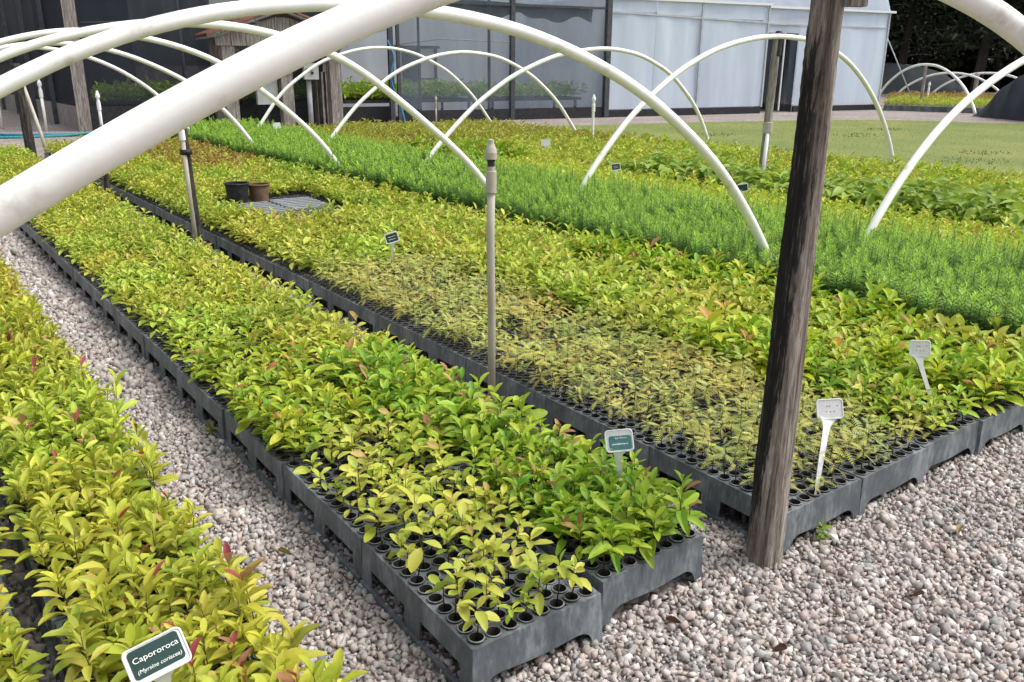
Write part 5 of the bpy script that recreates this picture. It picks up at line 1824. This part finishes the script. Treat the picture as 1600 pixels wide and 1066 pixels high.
# ------------------------------------------------------------------ far tunnels, net covers
ax_, bx_ = Vector((0.885, -0.465, 0)), Vector((0.465, 0.885, 0))
hoop((29.0, 15.07), bx_, 0.045, 'white hoop pipe over the far bed beside the greenhouse corner', 3.0, 1.52, n=40, sides=8, peg=False)
for k, (p, q, lab) in enumerate((((35.3, 19.9), (35.5, 15.0), 'slim white hoop over the far bed before the grey net'), ((37.4, 19.5), (37.6, 14.4), 'slim white hoop next behind, before the dark trees'), ((40.2, 17.2), (40.3, 12.2), 'last slim white hoop near the black net cover'), ((36.0, 16.2), (36.2, 11.2), 'slim white hoop rising beside the black net cover'))):
    p, q = Vector(p), Vector(q)
    c = (p + q) / 2
    hoop((c.x, c.y), ((q - p).x, (q - p).y), 0.045, lab, (q - p).length / 2, 1.2, n=36, sides=8, peg=False)
wood_post('stake', (28.9, 15.0, -0.02), (29.05, 15.1, 1.5), 0.06, 0.055, 'oldwood', 'pale stake under the far hoop beside the greenhouse', False, 10, 12, 31, 'stake')
wood_post('stake', (35.4, 16.4, -0.02), (35.6, 16.5, 1.2), 0.09, 0.08, 'oldwood', 'pale stake in the far bed before the dark trees', False, 10, 12, 32, 'stake')
riser('riser_pipe', 31.5, 16.2, 0.9, 0.03, 'thin white riser in the far green bed', 'pvc', False)

def far_bed(c0, c1, width, sp, label, scale, tint=None):
    c0, c1 = Vector(c0), Vector(c1)
    d = (c1 - c0)
    n_ = Vector((-d.y, d.x, 0)).normalized()
    pts = []
    for u in np.arange(0, d.length, 0.11):
        for v in np.arange(0, width, 0.16):
            p = c0 + d.normalized() * (u + RNG.normal(0, 0.03)) + n_ * (v + RNG.normal(0, 0.03))
            pts.append((p.x, p.y, 0.16))
    L, top = plants(sp, np.array(pts), scale, tint)
    V, F, Cc = leaf_geo(L, BL_FAR)
    b = MB()
    a = [c0, c1, c1 + n_ * width, c0 + n_ * width]
    b.add([(p.x, p.y, 0) for p in a] + [(p.x, p.y, 0.17) for p in a], [(4, 5, 6, 7), (0, 1, 5, 4), (1, 2, 6, 5), (2, 3, 7, 6), (3, 0, 4, 7)])
    o = link('far_seedlings', npmesh('far_seedlings', V, F, Cc, True), M['leafcol'])
    tag(o, label, 'seedlings', kind='stuff')
    b.obj('bed_trays', M['tray'], o)
far_bed((27.6, 15.6, 0), (28.9, 11.9, 0), 3.0, 'yellow', 'bright yellow-green seedlings in the far bed beside the greenhouse', 2.0)
far_bed((31.0, 17.6, 0), (32.4, 12.6, 0), 4.0, 'brown', 'reddish brown seedlings in the far bed behind the green ones', 2.0)

def net_tunnel(c, u, axis, length, half, apex, material, label, name, sag=0.05):
    u, axis = Vector((u[0], u[1], 0)).normalized(), Vector((axis[0], axis[1], 0)).normalized()
    prof = hoop_pts((0, 0), (1, 0), half, apex, 30, sink=0.0)
    n_ = 60
    V, F = [], []
    for i in range(n_ + 1):
        t = i / n_
        for k, p in enumerate(prof):
            w_ = 1 - sag * math.sin(math.pi * ((t * length / 3.0) % 1.0)) + 0.03 * math.sin(i * 2.1 + 0.35 * k) + 0.018 * math.sin(i * 3.7 - 0.5 * k) + 0.012 * math.sin(k * 1.7 + i)
            q = Vector((c[0], c[1], 0)) + u * (p.x * w_) + axis * (t * length) + Vector((0, 0, max(0.0, p.z * w_)))
            V.append(tuple(q))
    m_ = len(prof)
    for i in range(n_):
        for k in range(m_ - 1):
            a, b_, c2, d = i * m_ + k, i * m_ + k + 1, (i + 1) * m_ + k + 1, (i + 1) * m_ + k
            F += [(a, b_, c2), (a, c2, d)]
    # end curtain closing the near mouth, hanging in folds
    e0 = len(V)
    for k, p in enumerate(prof):
        q = Vector((c[0], c[1], 0)) + u * (p.x * 1.02) - axis * (0.25 + 0.06 * math.sin(k * 2.1))
        V.append((q.x, q.y, 0.0))
    for k in range(m_ - 1):
        F += [(k, e0 + k, e0 + k + 1), (k, e0 + k + 1, k + 1)]
    o = link(name, npmesh(name, np.array(V), np.array(F), None, True), M[material])
    tag(o, label, 'net')
    return o
net_tunnel((25.55, 9.35), -bx_, ax_, 9.0, 3.0, 1.45, 'netdrape', 'black shade net draped in folds over a low tunnel by the lawn', 'net_cover', 0.12)
net_tunnel((44.0, 25.6), (0.75, -0.66), (0.66, 0.75), 10.0, 4.6, 1.55, 'greynet', 'grey shade net stretched over a far tunnel before the dark trees', 'net_cover', 0.03)

# ------------------------------------------------------------------ dark wood behind
def tree(x, y, h, r, seed, label, clear=2.0):
    rs = np.random.default_rng(seed)
    o = empty('pine_tree', (x, y, 0))
    tag(o, label, 'tree', 'dark trees behind the far tunnels')
    b = MB()
    pts = [(0.15 * math.sin(q * 0.7 + seed), 0.15 * math.cos(q * 0.9 + seed), h * q / 6) for q in range(7)]
    b.tube(pts, [0.26 * (1 - 0.13 * q) for q in range(7)], 9)
    for q in range(16):
        z = h * (0.15 + 0.75 * q / 16)
        a = q * 2.4
        ln = r * 0.85 * (1 - 0.6 * q / 16)
        b.tube([(0, 0, z), (ln * 0.5 * math.cos(a), ln * 0.5 * math.sin(a), z + 0.15), (ln * math.cos(a), ln * math.sin(a), z + 0.1)], [0.06, 0.04, 0.015], 5, False)
    b.obj('trunk', M['bark'], o)
    n = 2600
    t = rs.uniform(0, 1, n) ** 0.9
    z = clear + (h - clear) * t
    env = r * (1 - 0.75 * t) * (0.75 + 0.25 * np.sin(z * 2.5 + seed))
    a = rs.uniform(0, 6.28, n)
    q = env * np.sqrt(rs.uniform(0.05, 1, n)) * (0.8 + 0.25 * np.sin(3 * a + z * 1.3))
    pos = np.stack([q * np.cos(a), q * np.sin(a), z + rs.normal(0, 0.12, n)], 1)
    Ln = rs.uniform(0.28, 0.55, n)
    L = dict(pos=pos, phi=a + rs.normal(0, 0.8, n), th=rs.normal(-0.15, 0.5, n), roll=rs.normal(0, 0.7, n), len=Ln, wid=Ln * 0.42,
             col=np.array(((0.018, 0.028, 0.012), (0.013, 0.021, 0.010), (0.028, 0.038, 0.016)))[rs.integers(0, 3, n)] * rs.uniform(0.7, 1.3, (n, 1)))
    V, F, Cc = leaf_geo(L, BL_FAR)
    link('crown', npmesh('crown', V, F, Cc), M['darkleaf'], o)
rs_ = random.Random(9)
tn = 0
for row, (dist, step) in enumerate(((52, 3.6), (58, 4.0))):
    az = 44.0 if row == 0 else 45.0
    while az < 76:
        # fan of trees as seen from the lawn, standing in two ragged rows
        d_ = dist + rs_.uniform(-2.5, 2.5)
        x = -1 + d_ * math.sin(rad(az))
        y = -1.5 + d_ * math.cos(rad(az))
        tree(x, y, rs_.uniform(11, 15), rs_.uniform(2.8, 3.6), 40 + tn, 'tall dark tree with dense crown in the wood behind the far tunnels', 2.2 if row == 0 else 1.2)
        tn += 1
        az += math.degrees(step / dist)
n = 26000
azs = np.radians(RNG.uniform(42, 78, n))
dd = 61 + RNG.uniform(0, 4.0, n)
zz = RNG.uniform(0, 1, n) ** 1.15 * 7.0
pos = np.stack([-1 + dd * np.sin(azs), -1.5 + dd * np.cos(azs), zz], 1)
Ln = RNG.uniform(0.35, 0.8, n)
L = dict(pos=pos, phi=RNG.uniform(0, 6.28, n), th=RNG.normal(0, 0.6, n), roll=RNG.normal(0, 0.8, n), len=Ln, wid=Ln * 0.6, col=np.array((0.011, 0.017, 0.008)) * RNG.uniform(0.6, 1.4, (n, 1)))
V, F, Cc = leaf_geo(L, BL_FAR)
tag(link('undergrowth', npmesh('undergrowth', V, F, Cc), M['darkleaf']), 'dark undergrowth filling the wood behind the trees', 'undergrowth', kind='stuff')
print('OBJECTS', len(bpy.data.objects), 'TRIS', sum(len(me.polygons) for me in bpy.data.meshes))
